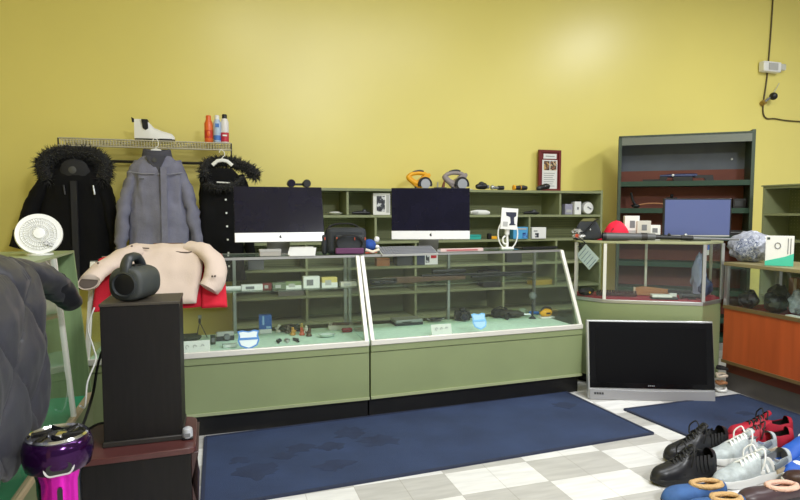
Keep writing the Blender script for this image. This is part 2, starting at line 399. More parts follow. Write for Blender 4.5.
# ------------------------------------------------------------------ floor mats
def carpet_mat():
    m = mat('blue_carpet', (43, 58, 90), .95, var=.22, scale=3.2, bump=.5, bscale=240)
    return m
def floor_mat_thing(label, pts, spots):
    t = thing('floor_mat', label, 'mat', (*pts[0], 0))
    P = [(x - pts[0][0], y - pts[0][1]) for x, y in pts]
    MB().prism(P, .008, 'Z', .0005).build('mat_surface', carpet_mat(), t)
    for (a, b) in zip(P, P[1:] + P[:1]):
        d = Vector((b[0] - a[0], b[1] - a[1], 0)); c = Vector(((a[0] + b[0]) / 2, (a[1] + b[1]) / 2, .005))
        MB().box(c, (d.length, .018, .011), (0, 0, math.atan2(d.y, d.x))).build('edge_binding', mat('dark_navy_edging', (34, 42, 66), .8), t)
    k = 0
    for (px, py, r) in spots:
        q = atz(px, py, .01); k += 1
        n = 22; ring = [(q.x - pts[0][0] + r * (1 + .9 * noise.noise((cos(a * .2856) * 2.4, sin(a * .2856) * 2.4, k))) * cos(a * .2856), q.y - pts[0][1] + .8 * r * (1 + .9 * noise.noise((cos(a * .2856) * 2.4, sin(a * .2856) * 2.4, k + 9))) * sin(a * .2856)) for a in range(n)]
        MB().prism(ring, .0006 + .0002 * k * .1, 'Z', .0085).build('stain', mat('damp_stain', (36, 48, 76), .95, var=.2, scale=6, bump=.4, bscale=240), t)
    return t
floor_mat_thing('long blue carpet mat with damp stains along the two green showcases', [(-.09, 2.585), (2.40, 2.70), (2.355, 3.53), (-.09, 3.42)],
                [(380, 440, .10), (350, 432, .09), (300, 448, .08), (258, 470, .10), (285, 455, .06), (335, 465, .08), (565, 405, .07), (330, 446, .07), (240, 460, .05)])
floor_mat_thing('shorter blue carpet mat at the right, before the wooden showcase, behind the shoes', [(2.60, 2.30), (3.50, 2.34), (3.49, 3.10), (2.515, 3.09)],
                [(745, 413, .05), (720, 418, .04)])
# ------------------------------------------------------------------ wire rack on the wall with coats
def atl(px, py, p0, ang):
    n = Vector((-sin(ang), cos(ang), 0)); d = _ray(px, py); return _C + d * ((Vector((p0[0], p0[1], CAM_H)) - _C).dot(n) / d.dot(n))
WIRE = mat('pale_wire_metal', (196, 190, 170), .4, .4)
rk = thing('wire_wall_shelf', 'pale wire rack shelf on the yellow wall holding the coats', 'shelf', (-1.14, 5.0, 1.80))
RL = 1.26
fr = MB()
for z in (.055, .0): fr.tube([(0, 0, z), (RL, 0, z)], .006)
for k in range(64): fr.tube([(k * RL / 63, 0, .055), (k * RL / 63, 0, .0)], .0035, 5)
fr.build('front_lip', WIRE, rk)
g = MB()
for k in range(52): g.tube([(k * RL / 51, 0, .055), (k * RL / 51, .39, .055)], .003, 5)
for y in (.13, .26, .385): g.tube([(0, y, .05), (RL, y, .05)], .004, 6)
g.build('wire_deck', WIRE, rk)
for x in (0, RL): MB().tube([(x, 0, .055), (x, 0, -.03), (x, .39, -.20)], .006).build('bracket', mat('dark_bracket', (60, 58, 52), .5, .4), rk)
MB().tube([(-.0, .30, -.09), (RL, .30, -.09)], .012).build('rear_rail', mat('dark_bracket', (0, 0, 0)), rk)

def cloth(v, sc, amp, st=(1, 1, 1), seed=0):
    return amp * (noise.noise(Vector((v.x * sc * st[0] + seed, v.y * sc * st[1], v.z * sc * st[2]))) + .5 * noise.noise(Vector((v.x * sc * 2.3 * st[0], v.y * 2.3 * sc * st[1] + seed, v.z * 2.3 * sc * st[2]))))
def torso(tab, L, n=56, nr=36, amp=.016, seed=0, gap=None):
    m = MB(); rings = []
    for k in range(nr):
        t = k / (nr - 1); hw, hd = interp(tab, t); ring = []
        for i in range(n):
            a = 2 * pi * i / n; ca, sa = cos(a), sin(a); e = .75
            x = hw * math.copysign(abs(ca) ** e, ca); y = hd * math.copysign(abs(sa) ** e, sa)
            v = Vector((x, y, -t * L)); d = cloth(v, 7, amp * min(1, t * 4 + .1), (1.5, 1.5, .35), seed) + cloth(v, 14, amp * .35, (1, 1, .8), seed + 4)
            q = Vector((x, y, 0)); q = q.normalized() * d if q.length else q
            ring.append(v + q)
        rings.append(ring)
    return m.loft(rings)
def sleeve(pts, radii, amp=.012, seed=0, n=20, flat=.75, k=7):
    P = smooth_path(pts, k); N = len(P); tab = [(i / (len(radii) - 1), r) for i, r in enumerate(radii)]
    m = MB().tube(P, [interp(tab, i / (N - 1))[0] for i in range(N)], n, flat=flat)
    c = sum((Vector(p) for p in P), Vector()) / N
    def f(v):
        near = min(P, key=lambda p: (p - v).length_squared); d = v - near
        return v + (d.normalized() * (cloth(v, 11, amp, (1, 1, 1.6), seed)) if d.length > 1e-4 else d)
    return m.disp(f)
def fur(path, r, name, m, parent, count=900, ln=.045, seed=1):
    rr = random.Random(seed); P = smooth_path(path, 6); mb = MB(); mb.tube(P, r * .8, 10)
    for i in range(count):
        p = P[rr.randrange(len(P))]; d = Vector((rr.gauss(0, 1), rr.gauss(0, 1), rr.gauss(0, 1))).normalized()
        b = p + d * r * .65; e = p + d * (r + ln * rr.uniform(.3, 1)) + Vector((rr.uniform(-1, 1), rr.uniform(-1, 1), rr.uniform(-1.2, .4))) * ln * .4
        s = d.orthogonal().normalized() * .0045; u = d.cross(s)
        a = [mb.bm.verts.new(b + s), mb.bm.verts.new(b - s * .5 + u * .8), mb.bm.verts.new(b - s * .5 - u * .8)]; tip = mb.bm.verts.new(e)
        for q in range(3): mb.bm.faces.new((a[q], a[(q + 1) % 3], tip))
    return mb.build(name, m, parent)
def hanger(label, loc, wd, drop, hook=.06, tilt=0):
    h = thing('coat_hanger', label, 'hanger', loc)
    MB().tube(smooth_path([(0, .0, -.02), (0, 0, 0), (.018, 0, .02), (.012, 0, hook), (-.012, 0, hook + .01), (-.022, 0, hook - .012)], 5), .0035, 6).build('hook', WHITE, h)
    MB().tube([(-wd, 0, -drop), (-wd * .5, 0, -drop * .45), (0, 0, -.02), (wd * .5, 0, -drop * .45), (wd, 0, -drop)], .009, 8, flat=1.6).build('shoulder_bar', WHITE, h)
    return h

BLK_C = mat('black_cotton', (11, 11, 14), .9, spec=.25, var=.2, scale=10, bump=.2, bscale=120)
FUR = mat('black_fur', (13, 12, 13), .8, sheen=.2)
# black parka with fur hood
t = thing('parka', 'black parka with thick fur-trimmed hood, leftmost of the coats on the rack', 'coat', (-1.035, 5.03, 1.665))
torso([(0, .09, .06), (.05, .16, .09), (.14, .215, .11), (.5, .255, .12), (1, .30, .13)], .96, seed=1).build('body', BLK_C, t, angle=80)
sleeve([(-.13, 0, -.05), (-.24, -.01, -.22), (-.33, -.03, -.43), (-.40, -.05, -.64)], [.075, .082, .078, .068], seed=2).build('sleeve', BLK_C, t, angle=80)
sleeve([(.13, 0, -.05), (.205, -.01, -.24), (.25, -.03, -.46), (.28, -.04, -.70)], [.075, .08, .075, .065], seed=3).build('sleeve', BLK_C, t, angle=80)
hd = MB().ball((.02, .03, .0), (.185, .09, .12), 3, .12, 3).build('hood', BLK_C, t, angle=80)
fur([(-.17, -.06, -.13), (-.205, -.05, -.02), (-.14, -.03, .06), (0, -.02, .085), (.13, -.03, .07), (.215, -.05, -.01), (.20, -.07, -.12)], .062, 'fur_trim', FUR, hd, 2600, .034)
MB().ball((.01, -.085, -.06), (.10, .02, .09), 3, .1, 4).build('hood_lining', mat('charcoal_lining', (30, 30, 34), .8), hd)
MB().lathe([(.022, 0), (.028, .003), (.022, .006)], 16, (0, -.107, -.055), 'Y').build('neck_label', mat('dark_grey_label', (70, 70, 70), .6), t)
MB().b2((-.012, -.142, -.95), (.03, -.112, -.14)).disp(lambda v: v + Vector((0, cloth(v, 8, .005), 0))).build('front_placket', mat('charcoal_lining', (0, 0, 0)), t)
for x in (-.06, .14): MB().tube([(x, -.125, -.17), (x + .01, -.135, -.24)], .006, 6).build('drawcord_end', SILVER if x > 0 else BLACK, t)

# grey canvas jacket
GJ = mat('grey_canvas', (122, 122, 140), .9, var=.13, scale=12, bump=.25, bscale=90)
GJD = mat('dark_grey_corduroy', (70, 70, 80), .9, bump=.3, bscale=150)
t = thing('work_jacket', 'grey canvas work jacket with dark collar hanging between the two black coats', 'jacket', (-.435, 4.86, 1.73))
torso([(0, .09, .06), (.04, .13, .08), (.10, .185, .10), (.45, .21, .115), (1, .235, .13)], .86, seed=11, amp=.034).build('body', GJ, t, angle=80)
sleeve([(-.125, 0, -.055), (-.20, -.02, -.25), (-.245, -.05, -.47), (-.265, -.07, -.72)], [.062, .07, .066, .06], seed=12, amp=.022).build('sleeve', GJ, t, angle=80)
sleeve([(.125, 0, -.055), (.20, -.02, -.26), (.255, -.04, -.48), (.285, -.05, -.72)], [.062, .07, .064, .055], seed=13, amp=.022).build('sleeve', GJ, t, angle=80)
col = MB(); rg = []
for z, r, rd in ((-.07, .125, .09), (-.01, .11, .08), (.045, .10, .075), (.05, .085, .06), (-.01, .08, .055)):
    rg.append([Vector((r * cos(a * pi / 14), rd * sin(a * pi / 14), z - .02 * max(0, -sin(a * pi / 14)))) for a in range(28)])
col.loft(rg, False).build('collar', GJD, t, angle=80)
MB().prism([(-.075, -.01), (.07, -.01), (.045, -.07), (.015, -.14), (-.05, -.06)], .02, 'Y', -.105).build('collar_lining', GJD, t)
MB().lathe([(.001, 0), (.016, .0), (.018, .004), (.010, .005), (.009, .002)], 16, (-.01, -.112, -.045), 'Y').build('neck_label', mat('dark_grey_label', (0, 0, 0)), t)
MB().b2((.03, -.15, -.84), (.075, -.12, -.10)).disp(lambda v: v + Vector((cloth(v, 5, .006), cloth(v, 6, .008), 0))).build('storm_flap', GJ, t)
for s in (-1, 1): MB().tube([(s * .19, -.10, -.135), (s * .10, -.118, -.15), (s * .01, -.125, -.15)], .004, 6).build('yoke_seam', mat('grey_seam', (140, 140, 152), .9), t)
MB().box((-.10, -.135, -.19), (.035, .004, .008)).build('chest_emblem', mat('dark_grey_label', (0, 0, 0)), t)

# black vest with fur collar
t = thing('fur_collar_coat', 'black coat with fur collar and white snap buttons beside the first computer', 'coat', (.03, 4.87, 1.64))
torso([(0, .09, .06), (.06, .14, .08), (.14, .155, .09), (.5, .165, .095), (1, .18, .10)], .90, seed=21).build('body', BLK_C, t, angle=80)
sleeve([(-.11, .03, -.06), (-.125, .035, -.24), (-.13, .035, -.48), (-.135, .035, -.72)], [.06, .055, .05, .045], seed=22).build('sleeve', BLK_C, t, angle=80)
sleeve([(.13, 0, -.06), (.19, -.01, -.24), (.21, -.02, -.48), (.22, -.03, -.72)], [.07, .07, .06, .05], seed=23).build('sleeve', BLK_C, t, angle=80)
fur([(-.12, -.06, -.06), (-.10, .02, .03), (0, .04, .06), (.11, .02, .05), (.22, -.02, .0), (.27, -.03, -.05)], .045, 'fur_collar', FUR, t, 2000, .036, 5)
fur([(-.10, -.08, -.13), (-.02, -.12, -.16), (.08, -.12, -.14), (.17, -.08, -.08)], .025, 'fur_collar', FUR, t, 500, .035, 6)
for k in range(6): MB().lathe([(.001, -.002), (.008, 0), (.008, .004), (.001, .006)], 12, (.035 + .003 * k, -.108 - .003 * k, -.25 - .105 * k), 'Y').build('snap_button', WHITE, t)
MB().tube([(-.03, -.12, -.115), (.07, -.125, -.12)], .006, 6).build('label_bar', WHITE, t)
hanger('white plastic hanger with its hook over the rack above the grey jacket', (-.443, 4.87, 1.79), .05, .055)
hanger('white plastic hanger inside the fur-collared black coat', (.045, 4.80, 1.72), .075, .06, .05)

# items on the wire rack
t = thing('boot', 'white ankle boot with black elastic panel standing on the wire rack', 'boot', (-.62, 5.12, 1.862), 0)
bo = MB(); rings = []
for k in range(15):
    f = k / 14; x = .30 * f
    hw = .034 + .012 * sin(pi * min(1, f * 1.15)) if f < .93 else .025
    h = interp([(0, .155), (.28, .155), (.36, .13), (.5, .085), (.75, .06), (.93, .045), (1, .02)], f)[0]
    rings.append([Vector((x, hw * cos(a * pi / 9) if 0 <= a <= 9 else 0, .02 + h * min(1, 1.15 * sin(a * pi / 9)))) for a in range(10)])
bo.loft(rings).build('upper', WHITE, t, angle=60)
MB().loft([[Vector((.30 * x, s * y, z)) for x, y, s in ((0, .02, 1), (.05, .036, 1), (.4, .036, 1), (.7, .046, 1), (.92, .04, 1), (1.0, .012, 1), (1.0, .012, -1), (.92, .04, -1), (.7, .046, -1), (.4, .036, -1), (.05, .036, -1), (0, .02, -1))] for z in (0, .022)]).build('sole', BLACK, t)
MB().prism([(.055, .172), (.10, .172), (.105, .10), (.085, .085), (.065, .10)], .09, 'Y', -.045).build('elastic_panel', BLACK_M, t)
MB().tube([(.0, 0, .165), (-.014, 0, .185), (-.008, 0, .15)], .006, 6, flat=2).build('pull_tab', BLACK_M, t)
for px, nm, lab, r, h, m, mc in ((209, 'spray_can', 'orange spray can, leftmost of the three cans on the rack', .034, .185, mat('orange_tin', (228, 104, 40), .35), mat('orange_tin', (0, 0, 0))),
                             (217.5, 'spray_can', 'pale blue and white spray can between the orange can and the black-capped bottle', .031, .19, mat('pale_blue_tin', (176, 198, 226), .35), WHITE),
                             (225, 'spray_bottle', 'white and red bottle with black cap at the right end of the rack', .033, .20, mat('white_tin', (230, 226, 228), .35), BLACK)):
    p = aty(px, 145, 5.06); t = thing(nm, lab, 'can', (p.x, p.y, 1.862))
    MB().lathe([(r * .9, 0), (r, .006), (r, h - .03), (r * .75, h - .01), (r * .7, h)], 24).build('body', m, t)
    MB().lathe([(r * .62, h), (r * .62, h + .03), (r * .5, h + .036)], 20).build('cap', mc, t)
    band = {209: mat('deep_orange_print', (200, 48, 28), .4), 217.5: mat('blue_print', (70, 120, 200), .4), 225: mat('crimson_print', (196, 40, 66), .4)}[px]
    if px == 209: MB().lathe([(r * 1.01, .035), (r * 1.01, .10)], 24).build('label_band', band, t); MB().ball((0, -r, .07), (.014, .004, .024), 2).build('label_mark', mat('orange_tin', (0, 0, 0)), t)
    elif px == 217.5: MB().lathe([(r * 1.01, .02), (r * 1.01, .06)], 24).build('label_band', band, t); MB().box((0, -r, .14), (.03, .006, .03)).build('label_mark', band, t)
    else: MB().lathe([(r * 1.01, .01), (r * 1.01, .085)], 24).build('label_band', band, t); MB().box((0, -r, .06), (.035, .006, .012)).build('label_mark', WHITE, t)

# ------------------------------------------------------------------ framed notice and wall cable
p = aty(549.5, 190, 5.34)
t = thing('framed_notice', 'dark red framed notice standing on the cubby shelf against the wall', 'picture', (p.x, 5.335, 1.512))
FW, FH = .262, .425
for a, b in (((-FW / 2, 0, 0), (-FW / 2 + .026, .03, FH)), ((FW / 2 - .026, 0, 0), (FW / 2, .03, FH)), ((-FW / 2 + .026, 0, FH - .024), (FW / 2 - .026, .03, FH)), ((-FW / 2 + .026, 0, 0), (FW / 2 - .026, .03, .02))):
    MB().b2(a, b).build('frame_side', mat('maroon_frame', (110, 26, 22), .4), t)
MB().b2((-FW / 2 + .024, .012, .018), (FW / 2 - .024, .02, FH - .022)).build('mount_board', mat('maroon_frame', (0, 0, 0)), t)
MB().b2((-.075, .008, .335), (.08, .0125, .385)).build('title_card', PAPER, t)
MB().b2((-.088, .008, .022), (.09, .0125, .322)).build('notice_sheet', PAPER, t)
MB().b2((-.07, .005, .215), (-.005, .0085, .31)).build('photo', picture_mat('notice_photo', [(40, 34, 30), (120, 84, 60), (196, 160, 100)], 40), t)
MB().b2((.005, .005, .215), (.078, .0085, .31)).build('photo', picture_mat('notice_photo_two', [(150, 100, 70), (60, 50, 44), (210, 180, 140)], 40), t)
tx = MB()
for k in range(7): tx.b2((-.07, .006, .18 - k * .022), (.06 - .012 * (k % 3), .0085, .186 - k * .022))
tx.b2((-.05, .006, .356), (.055, .0085, .364)); tx.build('text_lines', mat('grey_ink', (150, 150, 152), .8), t)

t = thing('wall_cable', 'dark cable running down the yellow wall at the upper right', 'cable', (6.3, 5.39, 2.4))
pts = [(.05, 0, 1.64), (.03, 0, 1.0), (.01, 0, .62), (-.01, 0, .40), (-.04, 0, .18), (-.03, 0, .06), (.03, 0, .01), (.15, 0, .015), (.4, 0, .0), (1.2, 0, .0)]
MB().tube(smooth_path(pts, 5), .009, 6).build('cable_run', mat('dark_cable', (84, 72, 36), .6), t)
t = thing('wall_sounder', 'white alarm box on the wall cable at the upper right', 'alarm', (6.33, 5.40, 3.01))
MB().b2((-.17, -.09, -.065), (.10, -.012, .055)).build('housing', WHITE, t, bevel=.012)
MB().b2((-.10, -.096, -.045), (.04, -.088, .035)).build('grille', mat('pale_grey', (178, 178, 176), .6), t)
MB().b2((.10, -.07, -.03), (.2, -.02, .045)).build('strobe_lens', mat('frosted_lens', (200, 200, 190), .2), t, bevel=.01)
MB().b2((-.14, -.012, -.05), (.08, .0, .04)).build('back_box', GREY, t)
t = thing('camera_dome', 'small black wall camera below the white alarm box', 'camera', (6.31, 5.40, 2.66))
MB().cyl((-.07, 0, -.08), (-.07, -.05, -.06), .03, .03).build('wall_mount', mat('tan_plastic', (150, 120, 50), .5), t)
MB().tube([(-.07, -.05, -.06), (-.02, -.08, -.01)], .012).build('arm', GREY, t)
MB().ball((.01, -.09, .0), .045, 3).build('lens_ball', BLACK, t)
MB().tube([(.03, -.06, .02), (.14, -.05, .17)], .004, 6).build('antenna', mat('pale_grey', (0, 0, 0)), t)

# ------------------------------------------------------------------ tools on top of the cubby
CT = 1.503
def circular_saw(label, px, body, Y, rz, sc=1.0, guard=BLACK):
    p = aty(px, 188, Y); t = thing('circular_saw', label, 'saw', (p.x, Y, CT), rz)
    MB().b2((-.13 * sc, -.055, 0), (.14 * sc, .055, .006)).build('base_plate', SILVER, t, bevel=.001)
    g = [(.075 * sc * cos(a * pi / 12) + .035 * sc, .05 * sc + .075 * sc * sin(a * pi / 12)) for a in range(-1, 14)]
    MB().prism(g, .03, 'Y', -.05).build('blade_guard', guard, t, bevel=.003)
    MB().lathe([(.001, -.053), (.05 * sc, -.053), (.05 * sc, -.048)], 24, (.035 * sc, 0, .055 * sc), 'Y').build('blade', SILVER, t)
    MB().lathe([(.045 * sc, -.02), (.05 * sc, .03), (.04 * sc, .085), (.02, .09)], 20, (.03 * sc, 0, .075 * sc), 'Y').build('motor', body, t)
    MB().tube(smooth_path([(-.0 * sc, 0, .06 * sc), (-.07 * sc, 0, .07 * sc), (-.13 * sc, 0, .115 * sc), (-.10 * sc, 0, .15 * sc), (-.03 * sc, 0, .165 * sc), (.05 * sc, 0, .155 * sc), (.07 * sc, 0, .12 * sc)], 4), [.03 * sc] * 4 + [.024 * sc] * 6 + [.021 * sc] * 15, 10).build('rear_handle', body, t)
    MB().tube(smooth_path([(-.12 * sc, 0, .135 * sc), (-.07 * sc, 0, .172 * sc), (-.01 * sc, 0, .185 * sc), (.03 * sc, 0, .178 * sc)], 4), .014 * sc, 8).build('grip', DARKGREY, t)
    MB().tube([(.04 * sc, 0, .13 * sc), (.10 * sc, 0, .155 * sc)], .014 * sc, 8).build('front_knob', body, t)
    MB().prism([(-.15 * sc, .125 * sc), (-.135 * sc, .10 * sc), (-.06 * sc, .03 * sc), (-.02 * sc, .012), (.05 * sc, .02), (.085 * sc, .10 * sc), (.11 * sc, .15 * sc), (.06 * sc, .165 * sc), (.02 * sc, .135 * sc), (-.03 * sc, .085 * sc), (-.075 * sc, .105 * sc), (-.12 * sc, .145 * sc)], .05, 'Y', -.018).build('housing', body, t, bevel=.006)
    MB().b2((-.06 * sc, -.01, .006), (-.045 * sc, .01, .06 * sc)).build('depth_bracket', BLACK, t)
    return t
circular_saw('yellow circular saw on the cubby above the second computer', 420.5, YEL, 5.14, 0, .92)
s2 = circular_saw('grey circular saw with black guard on the cubby beside the yellow saw', 457, mat('saw_grey', (150, 140, 140), .5), 5.14, 0, .98)
def chunky(name, label, cat, px, Y, z, parts, rz=0, rot=None):
    p = aty(px, 188, Y); t = thing(name, label, cat, (p.x, Y, z), rz)
    for nm, m, fn in parts: fn(MB()).build(nm, m, t)
    return t
chunky('drill_bit_holder', 'small dark bit holder standing between the two circular saws', 'tool', 441, 5.12, CT,
       [('base', DARKGREY, lambda b: b.b2((-.06, -.03, 0), (.045, .03, .02))), ('bit', mat('rusty_steel', (110, 64, 44), .5, .5), lambda b: b.cyl((.02, 0, .02), (.035, 0, .085), .016, .006)), ('bit', SILVER, lambda b: b.cyl((-.035, 0, .02), (-.033, 0, .07), .006))])
chunky('pair_of_binoculars', 'black binoculars lying on the cubby above the first computer', 'binoculars', 298.5, 5.05, CT,
       [('barrel', BLACK, lambda b: b.lathe([(.03, -.06), (.035, -.05), (.03, .03), (.026, .08)], 18, (-.066, 0, .034), 'Y')), ('barrel', BLACK, lambda b: b.lathe([(.03, -.06), (.035, -.05), (.03, .03), (.026, .08)], 18, (.066, 0, .034), 'Y')),
        ('bridge', BLACK, lambda b: b.b2((-.06, -.01, .018), (.06, .02, .036))), ('lens', mat('dark_lens', (30, 24, 50), .1), lambda b: b.lathe([(.001, -.0615), (.028, -.0615), (.028, -.058)], 18, (-.066, 0, .034), 'Y'))])
chunky('impact_driver', 'black impact driver body, leftmost tool in the row right of the saws', 'tool', 482, 5.08, CT,
       [('body', BLACK, lambda b: b.tube([(-.06, 0, .03), (-.03, 0, .034), (.03, 0, .036), (.05, 0, .03)], [.02, .03, .032, .02], 12)), ('hump', DARKGREY, lambda b: b.ball((-.005, 0, .06), (.03, .025, .02), 2)), ('collar', GREY, lambda b: b.lathe([(.018, .05), (.018, .07)], 12, (0, 0, .03), 'X'))])
chunky('wrench_driver', 'grey steel right-angle tool beside the black driver on the cubby', 'tool', 498, 5.08, CT,
       [('shaft', GREY, lambda b: b.tube([(-.06, 0, .022), (.03, 0, .022), (.06, 0, .024)], [.016, .013, .02], 10)), ('head', SILVER, lambda b: b.ball((-.06, 0, .026), (.024, .022, .024), 2)), ('grip', BLACK, lambda b: b.tube([(.0, 0, .022), (.055, 0, .022)], .021, 10))])
chunky('barrel_tool', 'black and yellow barrel-shaped tool lying on the cubby shelf top', 'tool', 519, 5.08, CT,
       [('barrel', BLACK, lambda b: b.tube([(-.05, 0, .024), (.05, 0, .026), (.085, 0, .024)], [.02, .025, .018], 12)), ('collar', YEL, lambda b: b.tube([(-.062, 0, .026), (-.046, 0, .026)], .025, 12)), ('head', YEL, lambda b: b.tube([(.01, 0, .027), (.016, 0, .027)], .0262, 12)), ('fork', YEL, lambda b: b.b2((-.065, -.01, 0), (-.055, .01, .05)))])
chunky('hand_tool', 'black hand tool lying before the framed notice, rightmost of the row', 'tool', 544, 5.10, CT,
       [('body', BLACK, lambda b: b.tube([(-.07, 0, .02), (-.045, 0, .028), (.03, 0, .045), (.055, 0, .04)], [.018, .025, .03, .022], 12)), ('head', DARKGREY, lambda b: b.ball((-.055, 0, .024), (.03, .025, .024), 2)), ('cap', GREY, lambda b: b.ball((.0, -.028, .045), (.006, .004, .006), 1))])

# ------------------------------------------------------------------ things on the cubby shelves
def box_thing(name, label, cat, p, d, m, rz=0, parts=(), bevel=.002, group=None):
    t = thing(name, label, cat, p, rz, group)
    MB().b2((-d[0] / 2, -d[1] / 2, 0), (d[0] / 2, d[1] / 2, d[2])).build('body', m, t, bevel=bevel)
    for nm, a, b, mm in parts: MB().b2(a, b).build(nm, mm, t)
    return t
def cub_p(px, row, dy=.08):
    p = aty(px, 215, SH_Y + dy); return (p.x, SH_Y + dy, ZS[row] + .001)
DRILLPIC = picture_mat('dark_tool_print', [(28, 30, 38), (60, 62, 72), (205, 206, 212)], 22)
box_thing('boxed_gadget', 'white product box with dark picture left of the second computer', 'box', cub_p(381, 5), (.155, .09, .195), WHITE, R(-8),
          [('picture', (-.045, -.047, .03), (.03, -.044, .17), DRILLPIC), ('print_strip', (.042, -.047, .02), (.072, -.044, .18), mat('pale_grey', (0, 0, 0)))])
p = cub_p(335, 5); t = thing('saucer', 'white shallow dish on the cubby shelf right of the first computer', 'dish', p)
MB().lathe([(.04, 0), (.06, .008), (.075, .02), (.07, .02), (.05, .01), (.001, .008)], 24).build('bowl', WHITE, t)
MB().lathe([(.055, .018), (.04, .028), (.001, .031)], 20).build('lid', PAPER, t)
chk = [(361, 5, 'dark cordless tool lying on the cubby shelf beside the white product box', 'tool'), (531, 5, 'small black gadget alone in the wide middle compartment of the top cubby row', 'gadget')]
for px, row, lab, cat in chk:
    t = thing('hand_tool', lab, cat, cub_p(px, row, .07))
    MB().tube([(-.08, 0, .016), (-.01, 0, .02), (.05, 0, .018), (.085, 0, .014)], [.012, .018, .02, .01], 10).build('handle', BLACK, t)
    MB().ball((.03, 0, .03), (.022, .018, .022), 2, .2).build('head', DARKGREY, t)
t = thing('cable_pack', 'white wrapped bar on the shelf right of the second computer', 'packet', cub_p(480, 5, .06))
MB().tube([(-.10, 0, .02), (-.03, 0, .022), (.06, 0, .02), (.10, 0, .016)], [.012, .02, .019, .01], 10, flat=1.3).build('wrap', PAPER, t)
MB().b2((-.09, -.027, .012), (-.03, -.022, .03)).build('label', mat('pale_grey', (0, 0, 0)), t)
box_thing('lilac_box', 'lilac grey box at the left of the end cubby compartment', 'box', cub_p(567, 5, .10), (.085, .06, .105), mat('lilac_card', (150, 148, 168), .5), 0, [('print', (-.03, -.033, .02), (.03, -.0295, .05), mat('pale_grey', (0, 0, 0)))])
box_thing('white_box', 'small white box in the end cubby compartment', 'box', cub_p(576, 5, .09), (.078, .06, .13), WHITE, 0, [('print', (-.01, -.033, .05), (.01, -.0295, .075), GREY)])
p = cub_p(587, 5, .09); t = thing('round_gadget', 'silver round item in clear wrap at the end of the cubby', 'gadget', p)
MB().lathe([(.06, -.02), (.065, -.01), (.065, .02), (.05, .025)], 28, (0, 0, .066), 'Y').build('rim', mat('pale_grey', (0, 0, 0)), t)
MB().lathe([(.001, -.0215), (.055, -.0215), (.055, -.019)], 28, (0, 0, .066), 'Y').build('face', WHITE, t)
MB().box((.01, -.024, .066), (.05, .004, .012), (0, .5, 0)).build('emblem', GREY, t)
box_thing('blue_box', 'blue and white box on the lower cubby shelf by the white card stand', 'box', cub_p(519, 4, .03), (.15, .09, .115), mat('sky_blue_card', (76, 160, 212), .5), R(-6),
          [('picture', (.02, -.048, .01), (.07, -.044, .06), picture_mat('navy_print', [(20, 50, 110), (40, 90, 160), (90, 150, 210)], 30)), ('top_band', (-.07, -.048, .09), (.06, -.044, .105), mat('pale_grey', (0, 0, 0)))])
box_thing('white_carton', 'white carton with a small dark picture beside the blue box', 'box', cub_p(537, 4, .03), (.155, .09, .11), WHITE, 0,
          [('picture', (-.045, -.047, .012), (-.005, -.044, .055), DRILLPIC), ('print', (-.06, -.047, .07), (-.02, -.044, .08), GREY)])
t = box_thing('teal_box', 'small teal box on the lower cubby shelf right of the second computer', 'box', cub_p(474, 4, .05), (.12, .07, .045), TEAL, 0, [('flap', (-.055, -.037, .03), (.055, -.034, .034), mat('deep_teal', (24, 110, 104), .5))])
t = thing('yellow_tape', 'black and yellow small tool beside the white card stand', 'tool', cub_p(492, 4, .04))
MB().b2((-.045, -.02, 0), (-.01, .02, .055)).build('case', BLACK, t, bevel=.005); MB().b2((-.01, -.018, 0), (.05, .018, .028)).build('grip', YEL, t, bevel=.004)
# lower rows, seen through the showcase glass
low = [(382, 3, .12, .10, .07, BROWN, 'brown card box on the third cubby shelf behind the keyboard'), (403, 3, .15, .12, .13, DARKGREY, 'dark grey box on the cubby shelf behind the showcase top'),
       (416, 3, .08, .10, .12, mat('navy_card', (44, 52, 76), .5), 'navy box squeezed beside the dark grey cubby box'), (430, 3, .13, .08, .125, WHITE, 'white packet with red patch on the third cubby shelf'),
       (352, 3, .10, .10, .10, mat('dark_blue_card', (46, 60, 84), .5), 'dark blue carton on the third cubby shelf under the dark bag'), (512, 3, .16, .12, .15, mat('charcoal_case', (50, 52, 50), .6), 'charcoal case on the third cubby shelf behind the right showcase'),
       (300, 2, .22, .12, .12, mat('grey_case', (118, 116, 112), .6), 'grey box on a low cubby shelf behind the left showcase'), (495, 2, .18, .14, .16, BLACK_M, 'black box on a low cubby shelf behind the right showcase'),
       (545, 2, .22, .12, .07, mat('ochre_card', (176, 150, 60), .6), 'ochre tray low on the cubby behind the yellow tool'), (255, 3, .13, .1, .1, GREY, 'plain grey carton on the cubby shelf behind the first computer')]
for px, row, w_, d_, h_, m, lab in low:
    q = cub_p(px, row, .09); ed = [X0 + .022] + [v for x in rows[row] for v in (x, x + .02)] + [X1 - .022]
    lo, hi = next(((l, h) for l, h in zip(ed[::2], ed[1::2]) if l - .02 <= q[0] <= h + .02), (ed[0], ed[-1])); q = (min(max(q[0], lo + w_ / 2 + .012), hi - w_ / 2 - .012), q[1], q[2])
    t = box_thing('storage_box', lab, 'box', q, (w_, d_, h_), m, R((px * 7) % 9 - 4), [('lid_edge', (-w_ / 2 - .002, -d_ / 2 - .002, h_ * .8), (w_ / 2 + .002, d_ / 2 + .002, h_ * .84), DARKGREY if m is not DARKGREY else GREY)])
    if px == 430:
        MB().b2((-.005, -d_ / 2 - .004, .06), (.05, -d_ / 2 - .0005, .11)).build('red_patch', RED, t); MB().b2((-.055, -d_ / 2 - .004, .02), (-.02, -d_ / 2 - .0005, .11)).build('picture', DRILLPIC, t)
